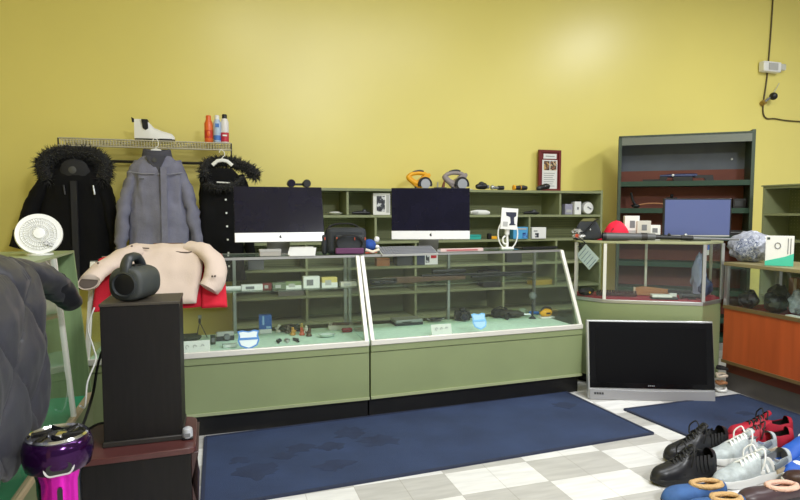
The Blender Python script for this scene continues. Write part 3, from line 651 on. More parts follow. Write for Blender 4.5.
# ------------------------------------------------------------------ computers on the showcases
SCREEN = mat('black_screen_glass', (16, 14, 32), .15, spec=.3, var=.25, scale=7)
CHIN = mat('white_aluminium', (232, 232, 234), .35, .1)
def desktop(label, x, y, rz, W, tilt, z):
    t = thing('desktop_computer', label, 'computer', (x, y, z), rz)
    H = W * .545; ch = W * .108; z0 = .088
    M_ = Matrix.Translation((0, -.02, z0)) @ Matrix.Rotation(-tilt, 4, 'X')
    s = MB().b2((-W / 2, -.003, ch), (W / 2, .004, ch + H)).move(M_).build('screen', SCREEN, t, bevel=.002)
    MB().b2((-W / 2, -.003, 0), (W / 2, .006, ch)).move(M_).build('chin', CHIN, t, bevel=.002)
    k = MB(); rg = []
    for yy, f in ((.004, 1), (.012, .99), (.03, .8), (.042, .4)):
        cx = ch * .5 + H * .5; rg.append([Vector((W / 2 * f * a, yy, (ch + H) / 2 + (ch + H) / 2 * f * b)) for a, b in ((-1, -1), (1, -1), (1, 1), (-1, 1))])
    k.loft(rg).move(M_).build('rear_shell', SILVER, t)
    lg = MB(); zc = ch * .52
    pts = [(.0085 * cos(a * pi / 10), zc + .0095 * sin(a * pi / 10)) for a in range(20)]
    pts = [(x_ - (.006 * math.exp(-((z_ - zc - .001) / .0035) ** 2) if x_ > .003 else 0), z_) for x_, z_ in pts]
    lg.prism(pts, .0012, 'Y', -.0042); lg.prism([(.0, zc + .0105), (.003, zc + .011), (.005, zc + .016), (.002, zc + .015)], .0012, 'Y', -.0042)
    lg.move(M_).build('logo', BLACK, t)
    MB().ball((0, -.004, ch + H - .008), (.002, .001, .002), 1).move(M_).build('webcam', GREY, t)
    MB().prism([(-.005, .004), (.17, .004), (.17, .0), (-.005, 0)], W * .32, 'X', -W * .16).build('foot', ALU, t)
    MB().prism([(.15, .003), (.17, .003), (.09, .22), (.05, .22)], W * .26, 'X', -W * .13).build('stand_neck', ALU, t)
    return t
TOP = 1.0165
p = aty(280.5, 241, 3.77); desktop('black-screened desktop computer tilted back on the left showcase by the coats', p.x, 3.77, 0, .565, R(17), TOP)
p = aty(430.5, 241, 3.78); desktop('black-screened desktop computer upright on the right showcase under the yellow saw', p.x, 3.78, R(-15), .545, R(4), TOP)

# things on the showcase tops
p = aty(301, 250, 3.73); t = box_thing('white_tray', 'white open tray under the first computer beside its foot', 'tray', (p.x, 3.72, TOP), (.165, .12, .006), WHITE, 0)
MB().prism([(-.08, .006), (.08, .006), (.088, .052), (-.066, .052)], .004, 'Y', -.06).build('front_wall', WHITE, t)
MB().prism([(-.08, .006), (.08, .006), (.088, .052), (-.066, .052)], .004, 'Y', .056).build('rear_wall', WHITE, t)
p = aty(272, 250, 3.70); box_thing('paper_box', 'flat grey paper box under the left half of the first computer', 'box', (p.x - .01, 3.735, TOP), (.13, .07, .04), mat('grey_card', (168, 164, 158), .7), 0, [('lid', (-.067, -.037, .03), (.067, .037, .042), mat('pale_grey', (178, 178, 176), .6))])

BAG = mat('black_nylon', (40, 44, 50), .7, var=.15, bump=.2, bscale=200)
p = aty(345, 255, 3.76); t = thing('camera_bag', 'dark padded camera bag with purple pocket between the two computers', 'bag', (p.x, 3.78, TOP), R(-8))
MB().b2((-.12, -.08, .0), (.14, .08, .175)).build('body', BAG, t, bevel=.028)
MB().b2((-.07, -.105, .01), (.125, -.07, .13)).build('front_pocket', BAG, t, bevel=.016)
MB().b2((-.065, -.111, .005), (.12, -.09, .045)).build('purple_panel', mat('plum_nylon', (98, 52, 92), .7), t, bevel=.008)
MB().b2((-.15, -.06, .0), (-.115, .06, .13)).build('side_pocket', BAG, t, bevel=.014)
MB().tube(smooth_path([(-.05, -.105, .05), (-.06, -.118, .09), (-.01, -.122, .125), (.07, -.122, .125), (.11, -.115, .085), (.10, -.105, .05)], 5), .008, 8, flat=.5).build('handle', BLACK_M, t)
MB().tube(smooth_path([(-.13, 0, .12), (-.08, .03, .19), (.06, .03, .195), (.13, 0, .14)], 5), .007, 8).build('shoulder_strap', BLACK_M, t)
for x in (-.055, -.13, .06, .128): MB().box((x, -.110 if x > -.1 else -.062, .105), (.006, .01, .018)).build('orange_tab', mat('tab_orange', (196, 84, 60), .6), t)
p = aty(371, 246, 3.74); t = thing('toy_bundle', 'small blue rounded bundle with white tuft right of the camera bag', 'toy', (p.x, 3.74, TOP), 0)
MB().ball((-.01, 0, .055), (.045, .04, .042), 3, .15).build('body', mat('royal_blue_knit', (38, 74, 150), .9, var=.3, scale=30), t)
MB().ball((.04, 0, .095), .02, 2, .2).build('tuft', WHITE, t); MB().ball((.04, -.01, .045), (.016, .014, .014), 2).build('paw', WHITE, t)
MB().tube([(-.05, -.045, .03), (.0, -.05, .015), (.045, -.045, .03)], .009, 8).build('bib', mat('cream_cloth', (226, 214, 196), .9), t); MB().tube([(-.05, -.04, .008), (.03, -.042, .012)], .006, 6).build('trim', mat('tab_orange', (0, 0, 0)), t)

p = aty(409, 247, 3.70); t = thing('keyboard', 'grey computer keyboard on the right showcase before the second computer', 'keyboard', (p.x, 3.735, TOP + .001), RA); t.rotation_euler = (R(16), 0, RA)
for s in (-.15, .15): MB().b2((s - .01, .045, -.036), (s + .01, .055, .002)).build('rear_foot', GREY, t)
MB().prism([(-.065, 0), (.065, 0), (.065, .022), (-.065, .012)], .40, 'X', -.20).build('case', mat('pale_grey', (0, 0, 0)), t)
ky = MB()
for r in range(5):
    for c in range(20): ky.b2((-.192 + c * .0193, -.058 + r * .0235, .012 + r * .0018), (-.192 + c * .0193 + .0165, -.058 + r * .0235 + .02, .020 + r * .0018))
kk = ky.build('keys', mat('key_grey', (128, 130, 138), .6), t); kk['kind'] = 'stuff'
p = aty(465, 249, 3.68); t = thing('slim_box', 'long slim pink and white box along the front of the right showcase', 'box', (p.x, 3.745, TOP), RA)
MB().b2((-.165, -.018, 0), (.165, .018, .022)).build('body', mat('pinkish_white', (212, 186, 184), .5), t, bevel=.002)
MB().b2((-.12, -.0195, .006), (.12, -.0175, .016)).build('print_strip', mat('faded_red_print', (176, 92, 96), .6), t)
MB().b2((-.19, -.016, 0), (-.165, .016, .018)).build('end_cap', ALU, t)

# card stand with a white cable loop
p = aty(503, 247, 3.90); t = thing('card_stand', 'white stand holding a picture card above the right showcase with a cable loop', 'stand', (p.x, 3.84, TOP), R(-10))
MB().b2((-.05, -.035, 0), (.045, .035, .018)).build('base', WHITE, t, bevel=.006)
MB().tube([(.0, 0, .018), (.004, 0, .05), (0, 0, .13)], [.012, .009, .008], 10).build('stem', WHITE, t)
MB().tube([(0, 0, .11), (.0, 0, .155)], [.018, .02], 12).build('socket', WHITE, t)
MB().tube(smooth_path([(-.005, 0, .04), (-.028, 0, .05), (-.03, 0, .085), (-.012, 0, .1)], 4), .007, 8).build('hook', WHITE, t)
lp = [(.075 * cos(a * pi / 12 - pi / 2), -.02, .115 + .112 * sin(a * pi / 12 - pi / 2)) for a in range(25)]
MB().tube(lp, .005, 6).build('cable_loop', WHITE, t)
cdm = Matrix.Translation((0, -.03, .15)) @ Matrix.Rotation(R(4), 4, 'Y')
MB().b2((-.062, -.004, 0), (.062, .004, .155)).move(cdm).build('card', WHITE, t)
MB().prism([(-.03, .125), (.05, .128), (.05, .10), (.035, .09), (.04, .045), (.052, .035), (.0, .03), (.012, .05), (.005, .09), (-.025, .10)], .002, 'Y', -.006).move(cdm).build('printed_drill', mat('print_navy', (36, 40, 62), .6), t)
MB().b2((-.045, -.006, .02), (-.01, -.004, .055)).move(cdm).build('printed_block', mat('pale_grey', (0, 0, 0)), t)
p = aty(530, 245, 3.93); t = thing('black_tray', 'flat black tray at the right end of the right showcase', 'tray', (p.x, 3.86, TOP), RA)
MB().b2((-.15, -.07, 0), (.15, .07, .01)).build('plate', BLACK, t, bevel=.003); MB().b2((-.15, -.075, .004), (.15, -.068, .02)).build('lip', BLACK, t); MB().b2((.15, -.02, .002), (.17, .02, .012)).build('handle', DARKGREY, t)

# ------------------------------------------------------------------ inside the left showcase
DK = .4745
def inp(px, py, z=DK):
    q = atz(px, py, z); o = Vector((.893, 3.43, 0)) if px > 372 else Vector((-.70, 3.425, 0)); a = RA if px > 372 else 0
    dn = Vector((-sin(a), cos(a), 0)); y = (q - o).dot(dn)
    if y > .55: q = q - dn * (y - .55)
    return (q.x, q.y, z)
def card_marks(t, w_, h_, seed):
    rr = random.Random(seed); m = MB()
    for k in range(3):
        c = (-.25 + .25 * k) * w_
        m.tube([(c + .05 * w_ * cos(a), -.004, h_ * .5 + .16 * h_ * sin(a)) for a in [i * pi / 5 for i in range(8 - k)]], .0015, 5)
    m.build('pen_marks', mat('grey_ink', (150, 150, 152), .8), t)
for (px, py, w_, h_, lab, sd) in ((195, 352.5, .165, .07, 'white price card with pencilled marks behind the left showcase glass', 3), (442, 331, .145, .062, 'white price card with pencilled marks behind the right showcase glass', 5)):
    q = aty(px, py, 3.462 if px < 300 else 3.53); t = thing('price_card', lab, 'card', (q.x, q.y, .49 if px < 300 else .49), 0 if px < 300 else RA, rot=(R(-18), 0, 0 if px < 300 else RA))
    MB().b2((-w_ / 2, 0, 0), (w_ / 2, .002, h_)).build('card', PAPER, t); card_marks(t, w_, h_, sd)
    MB().b2((-w_ / 2, .0, -.012), (w_ / 2, .025, .0)).build('foot', PAPER, t)
def shield(label, px, py, X_, w_, h_, blue, pale):
    # stuck on the inside of the slanted front glass
    case, L = (CL, 0) if px < 370 else (CR, 1)
    t = thing('shield_sticker', label, 'sticker', X_, 0)
    if L: t.rotation_euler = (-SL, 0, RA)
    else: t.rotation_euler = (-SL, 0, 0)
    sh = [(-.5, .95), (-.28, 1.0), (0, .93), (.28, 1.0), (.5, .95), (.44, .72), (.5, .45), (.40, .18), (.16, .06), (0, 0), (-.16, .06), (-.40, .18), (-.5, .45), (-.44, .72)]
    MB().prism([(u * w_, v * h_) for u, v in sh], .002, 'Y', 0).build('outline', blue, t)
    MB().prism([(u * w_ * .84, h_ * .5 + (v - .5) * h_ * .84) for u, v in sh], .002, 'Y', -.0015).build('face', pale, t)
    MB().b2((-w_ * .45, -.003, h_ * .48), (w_ * .45, .001, h_ * .60)).build('band', blue, t)
    return t
SL = math.atan2(.243, 1.005 - .501)
def on_glass(px, py, right):
    o = Vector((.893, 3.43, 0)) if right else Vector((-.70, 3.425, 0)); a = RA if right else 0
    e1 = Vector((cos(a), sin(a), 0)); dn = Vector((-sin(a), cos(a), 0)); p0 = o + dn * .006 + Vector((0, 0, .501)); up = dn * .243 + Vector((0, 0, .504))
    n = e1.cross(up).normalized(); d = _ray(px, py); q = _C + d * ((p0 - _C).dot(n) / d.dot(n)); return q - n * .006 if n.y < 0 else q + n * -.006
SHB = mat('shield_blue', (60, 130, 205), .4); SHW = mat('shield_white', (226, 234, 242), .4)
shield('blue and white shield sticker on the left showcase glass', 249, 349, on_glass(249, 349, 0), .125, .115, SHB, SHW)
shield('pale blue shield sticker on the right showcase glass', 481, 329, on_glass(481.5, 329.5, 1), .105, .115, mat('shield_pale_blue', (120, 182, 232), .4), mat('shield_sky', (164, 206, 240), .4))

t = thing('mini_easel', 'small dark tripod stand at the left end inside the left showcase', 'stand', inp(200, 338))
for a in (0, 2.1, 4.2): MB().tube([(.045 * cos(a), .04 * sin(a), 0), (0, 0, .105)], .003, 6).build('leg', DARKGREY, t)
MB().tube([(0, 0, .10), (0, 0, .13)], .008, 8).build('head', DARKGREY, t); MB().b2((-.008, -.006, .125), (.012, .006, .15)).build('clamp', mat('pale_grey', (0, 0, 0)), t)
t = thing('dark_pouch', 'dark green flat pouch beside the small tripod in the left showcase', 'pouch', inp(190, 341))
MB().ball((0, 0, .022), (.07, .05, .024), 3, .15).build('body', mat('dark_green_cloth', (54, 62, 50), .9), t); MB().tube([(-.05, 0, .045), (.05, 0, .045)], .004, 6).build('zip', BLACK, t)
t = box_thing('small_box', 'small dark box between the tripod and the silver camera', 'box', inp(213, 344), (.028, .03, .055), mat('dark_green_cloth', (0, 0, 0)), .1, [('label', (-.01, -.017, .015), (.01, -.0145, .04), GREY)])
t = thing('compact_camera', 'silver and grey compact camera inside the left showcase', 'camera', inp(225, 340), R(5))
MB().b2((-.055, -.02, 0), (.055, .02, .055)).build('body', mat('pale_grey', (0, 0, 0)), t, bevel=.008); MB().b2((-.056, -.021, .0), (.056, .021, .03)).build('grip', DARKGREY, t)
MB().lathe([(.018, -.03), (.02, -.02), (.02, 0)], 20, (.01, -.01, .026), 'Y').build('lens', GREY, t)
box_thing('clear_packet', 'pale clear packet on the felt in front of the compact camera', 'packet', inp(230, 347), (.085, .045, .02), mat('clear_packet_plastic', (200, 214, 208), .15), R(6), [('insert', (-.03, -.024, .004), (.03, -.0215, .016), PAPER)])
t = box_thing('blue_carton', 'upright blue box with white foot inside the left showcase', 'box', inp(264, 329.5), (.082, .05, .03), WHITE, 0)
MB().b2((-.041, -.025, .03), (.041, .025, .125)).build('sleeve', BLUE, t); MB().b2((-.02, -.0265, .06), (-.008, -.0245, .12)).build('stripe', mat('light_blue_print', (150, 190, 230), .5), t); MB().b2((.005, -.0265, .035), (.035, -.0245, .05)).build('emblem', mat('light_blue_print', (0, 0, 0)), t)
t = thing('leather_pouch', 'dark olive pouch lying behind the figurines in the left showcase', 'pouch', inp(287, 326))
MB().ball((0, 0, .024), (.085, .045, .026), 3, .2).build('body', mat('olive_leather', (60, 62, 44), .6), t); MB().tube([(-.06, -.02, .035), (0, -.03, .045), (.06, -.02, .035)], .005, 6).build('strap', BLACK_M, t)
rr = random.Random(4)
figc = [((222, 216, 200), 'cream'), ((120, 110, 100), 'grey-brown'), ((206, 150, 70), 'amber'), ((60, 70, 80), 'slate'), ((200, 90, 60), 'rust red'), ((230, 226, 214), 'ivory'), ((86, 60, 40), 'dark brown'), ((214, 190, 110), 'straw yellow')]
for k, (px, py) in enumerate([(278, 331), (288, 333), (293, 335), (298, 331), (302, 335), (306, 333), (309, 336), (301, 330)]):
    c, nm = figc[k]; q = inp(px, py); t = thing('figurine', nm + ' small figurine in the cluster on the left showcase felt', 'figurine', q, k)
    m = mat('figurine_' + nm.replace(' ', '_').replace('-', '_'), c, .5, var=.25, scale=40)
    MB().lathe([(.018, 0), (.02, .006), (.012, .02), (.015, .032), (.006, .04)], 12).build('body', m, t); MB().ball((.004, 0, .044), (.011, .010, .010), 2).build('head', m, t); MB().tube([(-.014, 0, .02), (-.022, -.01, .032)], .005, 6).build('arm', m, t)
for k, (px, py) in enumerate(((279, 341.5), (287, 341), (296, 340.5))):
    q = inp(px, py); t = thing('wrist_watch', ['dark wrist watch, leftmost of three lying on the felt', 'silver wrist watch in the middle of three on the felt', 'dark wrist watch, rightmost of three lying on the felt'][k], 'watch', q, R(80 + 9 * k))
    MB().lathe([(.017, .002), (.019, .006), (.017, .012)], 18).build('case', SILVER if k == 1 else DARKGREY, t)
    MB().tube(smooth_path([(-.06, 0, .004), (-.03, 0, .008), (-.016, 0, .008)], 4), .008, 8, flat=.35).build('strap', mat('pale_grey', (0, 0, 0)) if k == 1 else BLACK_M, t)
    MB().tube(smooth_path([(.06, 0, .004), (.03, 0, .008), (.016, 0, .008)], 4), .008, 8, flat=.35).build('strap', mat('pale_grey', (0, 0, 0)) if k == 1 else BLACK_M, t)
t = box_thing('flat_case', 'flat white case at the right end of the left showcase felt', 'case', inp(336, 323.5), (.17, .12, .03), mat('offwhite_plastic', (206, 202, 192), .5), R(-14), [('top_panel', (-.06, -.04, .03), (.06, .04, .034), mat('dull_maroon', (110, 84, 78), .5)), ('button', (-.078, -.05, .03), (-.066, -.03, .033), GREY)])
t = thing('red_case', 'small glossy red case near the right end of the left showcase', 'case', inp(347, 332), R(4))
MB().b2((-.035, -.02, 0), (.035, .02, .028)).build('body', mat('deep_red_gloss', (150, 30, 46), .25), t, bevel=.009); MB().b2((-.036, -.0205, .013), (.036, .0205, .0155)).build('seam', BLACK, t)
t = thing('glass_dish', 'clear white oval dish on the left showcase felt', 'dish', inp(327, 337)); MB().lathe([(.02, 0), (.035, .004), (.05, .02), (.046, .02), (.03, .008), (.001, .006)], 24).disp(lambda v: Vector((v.x * 1.15, v.y * .7, v.z))).build('bowl', mat('clear_packet_plastic', (0, 0, 0)), t)
# glass shelf of the left showcase
def shp(px, Y=3.73, z=.804): q = aty(px, 290, Y); return (q.x, Y, z)
for px, w_, h_, d_, m, lab in ((252, .13, .035, .05, WHITE, 'white roll-shaped box at the left of the glass shelf'), (267, .055, .04, .05, mat('dark_red_card', (120, 50, 50), .5), 'dark red small box on the glass shelf'),
                         (279, .085, .04, .06, mat('green_grey_card', (110, 122, 100), .5), 'green grey flat box on the glass shelf'), (293, .10, .045, .05, mat('moss_card', (124, 140, 98), .5), 'moss green box on the glass shelf beside the white carton'),
                         (311, .105, .075, .06, WHITE, 'tall white carton in the middle of the glass shelf'), (329, .10, .065, .06, mat('pale_yellow_card', (214, 196, 116), .5), 'pale yellow carton on the glass shelf'),
                         (348, .105, .03, .05, mat('offwhite_plastic', (0, 0, 0)), 'low off-white box at the right of the glass shelf')):
    t = box_thing('small_carton', lab, 'box', shp(px), (w_, d_, h_), m, 0, [('label', (-w_ * .3, -d_ / 2 - .002, h_ * .25), (w_ * .1, -d_ / 2 + .001, h_ * .75), mat('pale_grey', (0, 0, 0)) if m is not WHITE else GREY)] + ([('white_lower_half', (-w_ / 2 - .001, -d_ / 2 - .001, 0), (w_ / 2 + .001, d_ / 2 + .001, h_ * .5), WHITE)] if px in (293, 329) else []))
t = thing('paper_roll', 'long white paper roll under the front of the glass shelf', 'roll', (-.06, 3.715, .819)); MB().lathe([(.012, -.09), (.015, -.088), (.015, .088), (.012, .09)], 16, (0, 0, 0), 'X').build('sheet', PAPER, t); MB().lathe([(.005, -.092), (.005, .092)], 10, (0, 0, 0), 'X').build('core', BROWN, t)
for o in (t,): o.location = (.04, 3.72, .819)

# ------------------------------------------------------------------ inside the right showcase
t = thing('disc_drive', 'flat silver drive on the felt at the left of the right showcase', 'drive', inp(399, 320), RA)
MB().b2((-.10, -.065, .0), (.11, .065, .018)).build('lower_shell', DARKGREY, t, bevel=.003); MB().b2((-.10, -.066, .018), (.11, .066, .042)).build('upper_shell', mat('satin_grey', (158, 160, 160), .4, .2), t, bevel=.006); MB().b2((-.05, -.068, .022), (.02, -.0655, .028)).build('slot', BLACK, t)
t = thing('cable_coil', 'tangled dark cables beside the silver drive', 'cable', inp(434, 321))
for k in range(5):
    rr = random.Random(k); MB().tube(smooth_path([(.07 * cos(a * 1.05 + k) * rr.uniform(.6, 1), .03 * sin(a * 1.05 + k) * rr.uniform(.6, 1), .008 + .02 * rr.random()) for a in range(7)], 4), .004, 6).build('cable', [BLACK, DARKGREY, GREY, BLACK, mat('pale_grey', (0, 0, 0))][k], t)
t = thing('dslr_camera', 'black camera with lens standing in the right showcase', 'camera', inp(460, 319), RA - .3)
MB().b2((-.06, -.025, 0), (.06, .025, .07)).build('body', BLACK, t, bevel=.008); MB().b2((-.02, -.02, .07), (.025, .02, .092)).build('viewfinder', BLACK, t, bevel=.006); MB().lathe([(.028, -.075), (.03, -.06), (.03, -.02)], 22, (.01, 0, .035), 'Y').build('lens_barrel', DARKGREY, t); MB().lathe([(.001, -.0765), (.023, -.0765), (.023, -.074)], 20, (.01, 0, .035), 'Y').build('front_lens', mat('dark_lens', (0, 0, 0)), t)
t = thing('camera_case', 'soft black case behind the pale shield sticker', 'case', inp(485, 312), RA); MB().b2((-.07, -.035, 0), (.07, .035, .065)).build('body', BLACK_M, t, bevel=.02); MB().tube([(-.06, 0, .065), (0, 0, .085), (.06, 0, .065)], .005, 6).build('handle', BLACK_M, t)
t = thing('green_tape', 'small lime green tape reel in the right showcase', 'tape', inp(498, 311)); MB().lathe([(.02, -.01), (.026, -.01), (.026, .01), (.02, .01)], 20, (0, 0, .027), 'Y').build('reel', mat('lime_plastic', (124, 190, 70), .4), t); MB().lathe([(.001, -.006), (.02, -.006), (.02, .006)], 18, (0, 0, .027), 'Y').build('hub', DARKGREY, t)
t = thing('power_drill', 'dark cordless drill lying on the right showcase felt', 'tool', inp(512, 318), RA - .4)
MB().tube([(-.09, 0, .03), (-.02, 0, .034), (.05, 0, .032), (.09, 0, .03)], [.02, .032, .028, .012], 12).build('body', mat('brown_black', (52, 46, 42), .6), t); MB().tube([(-.02, 0, .03), (-.04, -.06, .022), (-.05, -.08, .02)], [.02, .018, .022], 10).build('handle', BLACK, t); MB().tube([(.09, 0, .03), (.14, 0, .03)], .007, 8).build('chuck', SILVER, t)
t = thing('folded_cloth', 'pale grey green folded cloth behind the cordless drill', 'cloth', inp(505, 310)); MB().ball((0, 0, .03), (.045, .03, .03), 3, .2).build('fold', mat('pale_sage_cloth', (150, 164, 146), .9), t)
t = thing('screwdriver', 'screwdriver with a blue handle beside the yellow tool', 'screwdriver', inp(529, 312), RA - .5); MB().lathe([(.010, -.05), (.014, -.04), (.012, 0), (.014, .02), (.006, .03)], 12, (-.02, 0, .014), 'X').build('handle', mat('bright_blue', (44, 110, 200), .4), t); MB().lathe([(.004, .03), (.004, .12)], 8, (-.02, 0, .014), 'X').build('blade', SILVER, t)
t = thing('power_tool', 'yellow power tool on a white foot at the right end of the right showcase', 'tool', inp(546, 318), RA)
MB().b2((-.06, -.03, 0), (.06, .03, .014)).build('foot', WHITE, t, bevel=.003); MB().ball((.0, 0, .042), (.055, .032, .032), 3, .12).build('body', YEL, t); MB().tube(smooth_path([(-.045, 0, .05), (-.02, 0, .082), (.03, 0, .08), (.048, 0, .05)], 4), .009, 8).build('handle', BLACK, t); MB().box((0, -.031, .042), (.035, .006, .012)).build('nameplate', BLACK, t)
t = thing('long_rifle', 'long dark rifle with brown stock lying on the glass shelf in the right showcase', 'rifle', (1.62, 3.76, .824), RA)
MB().prism([(-.58, -.015), (-.56, .028), (-.35, .028), (-.26, .022), (.05, .018), (.05, -.008), (-.24, -.012), (-.36, -.018)], .03, 'Y', -.015).build('stock', mat('walnut', (84, 62, 44), .5, var=.2, scale=20), t, bevel=.004)
MB().tube([(-.28, 0, .028), (.62, 0, .026)], [.011, .008], 10).build('barrel', BLACK, t); MB().tube([(-.20, 0, .056), (.05, 0, .056)], [.016, .015], 12).build('scope', BLACK, t); MB().tube([(.1, 0, .008), (.5, 0, .012)], .008, 8).build('magazine_tube', BLACK, t); MB().tube(smooth_path([(-.25, 0, -.008), (-.24, 0, -.018), (-.20, 0, -.018), (-.19, 0, -.008)], 3), .003, 6).build('trigger_guard', BLACK, t)
MB().b2((-.12, -.006, .03), (-.10, .006, .045)).build('scope_mount', BLACK, t)
t = thing('strap_bundle', 'tangle of dark straps on the left of the glass shelf in the right showcase', 'strap', (1.06, 3.74, .805), RA)
for k in range(4):
    rr = random.Random(k + 20); MB().tube(smooth_path([(.09 * cos(a * 1.3 + k), .03 * sin(a * 1.1 + k), .008 + .035 * rr.random()) for a in range(6)], 4), .006, 6).build('strap', [BLACK_M, DARKGREY, BLACK, mat('olive_leather', (0, 0, 0))][k], t)
t = thing('globe_knob', 'round grey knob seen at the right end of the right showcase', 'gadget', (2.30, 3.90, .475)); MB().lathe([(.03, 0), (.008, .02), (.008, .14), (.02, .15)], 16).build('stand', DARKGREY, t); MB().ball((0, 0, .175), .03, 3).build('ball', GREY, t)
# ------------------------------------------------------------------ left foreground: stand, tower speaker, boombox, purple speaker
BRB = mat('black_ash_veneer', (21, 18, 18), .55, spec=.3, var=.25, scale=5, stretch=(14, 14, 1.2), bump=.05)
st = thing('speaker_stand', 'low dark stand with a mahogany top under the tower speaker', 'stand', (-.565, 2.485, 0), R(1))
MB().b2((.0, .01, .0), (.44, .40, .292)).build('cabinet', BRB, st, bevel=.003)
P = [(0, -.0), (.425, -.0)] + [(.425 + .035 * sin(a * pi / 8), .035 - .035 * cos(a * pi / 8)) for a in range(1, 5)] + [(.46, .33)] + [(.40 + .06 * cos(a * pi / 8), .34 + .06 * sin(a * pi / 8)) for a in range(0, 5)] + [(0, .41)]
MB().prism(P, .026, 'Z', .293).build('top_board', mat('mahogany_gloss', (84, 46, 44), .3, var=.15, scale=5), st, bevel=.003)
wv = [(.44, 0), (.452, .0), (.466, .05), (.455, .11), (.442, .17), (.462, .24), (.470, .292), (.44, .292)]
MB().prism(wv, .37, 'Y', .015).build('wavy_side', mat('mahogany_dark', (66, 44, 44), .35), st, bevel=.003)
ts = thing('tower_speaker', 'black tower speaker standing on the low dark stand', 'speaker', (-.468, 2.604, .3195))
MB().b2((0, 0, .022), (.305, .26, .588)).build('cabinet', BRB, ts, bevel=.002)
MB().b2((-.004, -.012, .0), (.309, .262, .022)).build('plinth', mat('worn_black_edge', (44, 41, 38), .5, var=.2), ts, bevel=.003)
MB().b2((-.003, -.003, .588), (.308, .262, .600)).build('top_panel', mat('brownish_black_top', (62, 56, 48), .5, var=.1), ts, bevel=.002)  # top panel lighter and browner than the cabinet
t = thing('air_freshener', 'small white rounded cap device on the corner of the low dark stand', 'device', (-.142, 2.60, .3195))
MB().b2((-.022, -.02, 0), (.022, .02, .012)).build('base', BLACK, t, bevel=.004); MB().lathe([(.022, .008), (.022, .035), (.019, .046), (.010, .052), (.001, .053)], 20).build('cap', mat('pale_silver_cap', (190, 192, 198), .35, .3), t)
MB().b2((-.012, -.023, .014), (.012, -.0205, .03)).build('label', GREY, t)

bx = thing('portable_speaker', 'dark grey cylindrical portable speaker with carrying handle on the tower speaker', 'speaker', (-.347, 2.71, .9205), R(-22)); bx.scale = (1.1, .95, 1.1)
DG = mat('gunmetal_fabric', (58, 62, 62), .5, bump=.25, bscale=400)
rings = []
for y, f in ((-.085, .80), (-.08, .92), (-.065, 1), (.075, 1), (.095, .93), (.10, .8)):
    rings.append([Vector((.068 * f * math.copysign(abs(cos(a * pi / 16)) ** .75, cos(a * pi / 16)), y, .066 + .066 * f * math.copysign(abs(sin(a * pi / 16)) ** .75, sin(a * pi / 16)))) for a in range(32)])
MB().loft(rings).build('body', DG, bx, angle=60)
MB().lathe([(.048, -.083), (.050, -.092), (.044, -.095), (.040, -.086)], 28, (0, 0, .066), 'Y').build('end_ring', mat('dark_slate_rubber', (44, 48, 52), .4), bx)
MB().lathe([(.001, -.0865), (.030, -.0885), (.042, -.085), (.042, -.082), (.001, -.082)], 28, (0, 0, .066), 'Y').build('bass_cone', BLACK, bx)
MB().tube(smooth_path([(0, -.075, .105), (0, -.066, .14), (0, -.04, .164), (0, .015, .166), (0, .045, .148), (0, .068, .115)], 6), .0175, 10, flat=1.25).build('handle', mat('dark_slate_rubber', (0, 0, 0)), bx, angle=70)
MB().b2((-.02, -.03, .128), (.02, .04, .137)).build('button_panel', BLACK, bx, bevel=.003)

MAG = mat('metallic_magenta', (206, 28, 176), .16, .75); PUR = mat('metallic_purple', (52, 15, 66), .14, .7)
pk = thing('party_speaker', 'metallic magenta tower party speaker with round chrome top on the floor at the lower left', 'speaker', (-.475, 1.94, 0), R(14)); pk.scale = (.90, .90, 1.075)
MB().lathe([(.07, 0), (.074, .01), (.070, .06), (.066, .3), (.068, .46), (.075, .49)], 36).build('column', mat('gloss_black', (16, 15, 17), .15), pk)
fp = [[Vector((r * sin(a), -r * cos(a), z)) for a in [R(-48 + 8 * i) for i in range(13)]] for z, r in ((.012, .077), (.06, .073), (.3, .069), (.46, .071), (.50, .085))]
fpi = MB()
for ri in range(1): fpi.loft(fp, False, False)
fpi.build('front_shell', MAG, pk, angle=80)
MB().lathe([(.074, .485), (.098, .497), (.106, .525), (.106, .552), (.098, .575), (.084, .582)], 40).build('head', PUR, pk, angle=60)
MB().lathe([(.09, .574), (.094, .583), (.088, .588), (.082, .583)], 40).build('chrome_ring', CHROME, pk)
MB().lathe([(.083, .580), (.06, .583), (.035, .580), (.028, .588), (.001, .592)], 32).build('speaker_dome', CHROME, pk)
sp = MB()
for k in range(6): sp.tube([(.03 * cos(k * pi / 3), .03 * sin(k * pi / 3), .586), (.08 * cos(k * pi / 3 + .7), .08 * sin(k * pi / 3 + .7), .586)], .005, 6)
sp.build('grille_spokes', mat('gloss_black', (0, 0, 0)), pk)
def capsule(w_, h_, n=8): 
    r = min(w_, h_) / 2; dx, dz = w_ / 2 - r, h_ / 2 - r
    return [(sx * dx + r * cos(a), sz * dz + r * sin(a)) for sx, sz, a0 in ((1, 1, 0), (-1, 1, pi / 2), (-1, -1, pi), (1, -1, 1.5 * pi)) for a in [a0 + i * pi / 2 / n for i in range(n + 1)]]
def onf(pts, z, r): return MB().loft([[Vector((x, -math.sqrt(max(1e-6, r * r - x * x)) - dy, z + q)) for x, q in pts] for dy in (-.004, .004)])
onf(capsule(.088, .04), .515, .100).build('port_ring', CHROME, pk); onf(capsule(.074, .028), .515, .103).build('port', BLACK, pk)
onf(capsule(.016, .095), .405, .071).build('slot', BLACK, pk)
for s in (-1, 1): MB().lathe([(.02, 0), (.026, .004), (.02, .01)], 16, (s * .04, 0, 0)).build('foot', BLACK, pk)

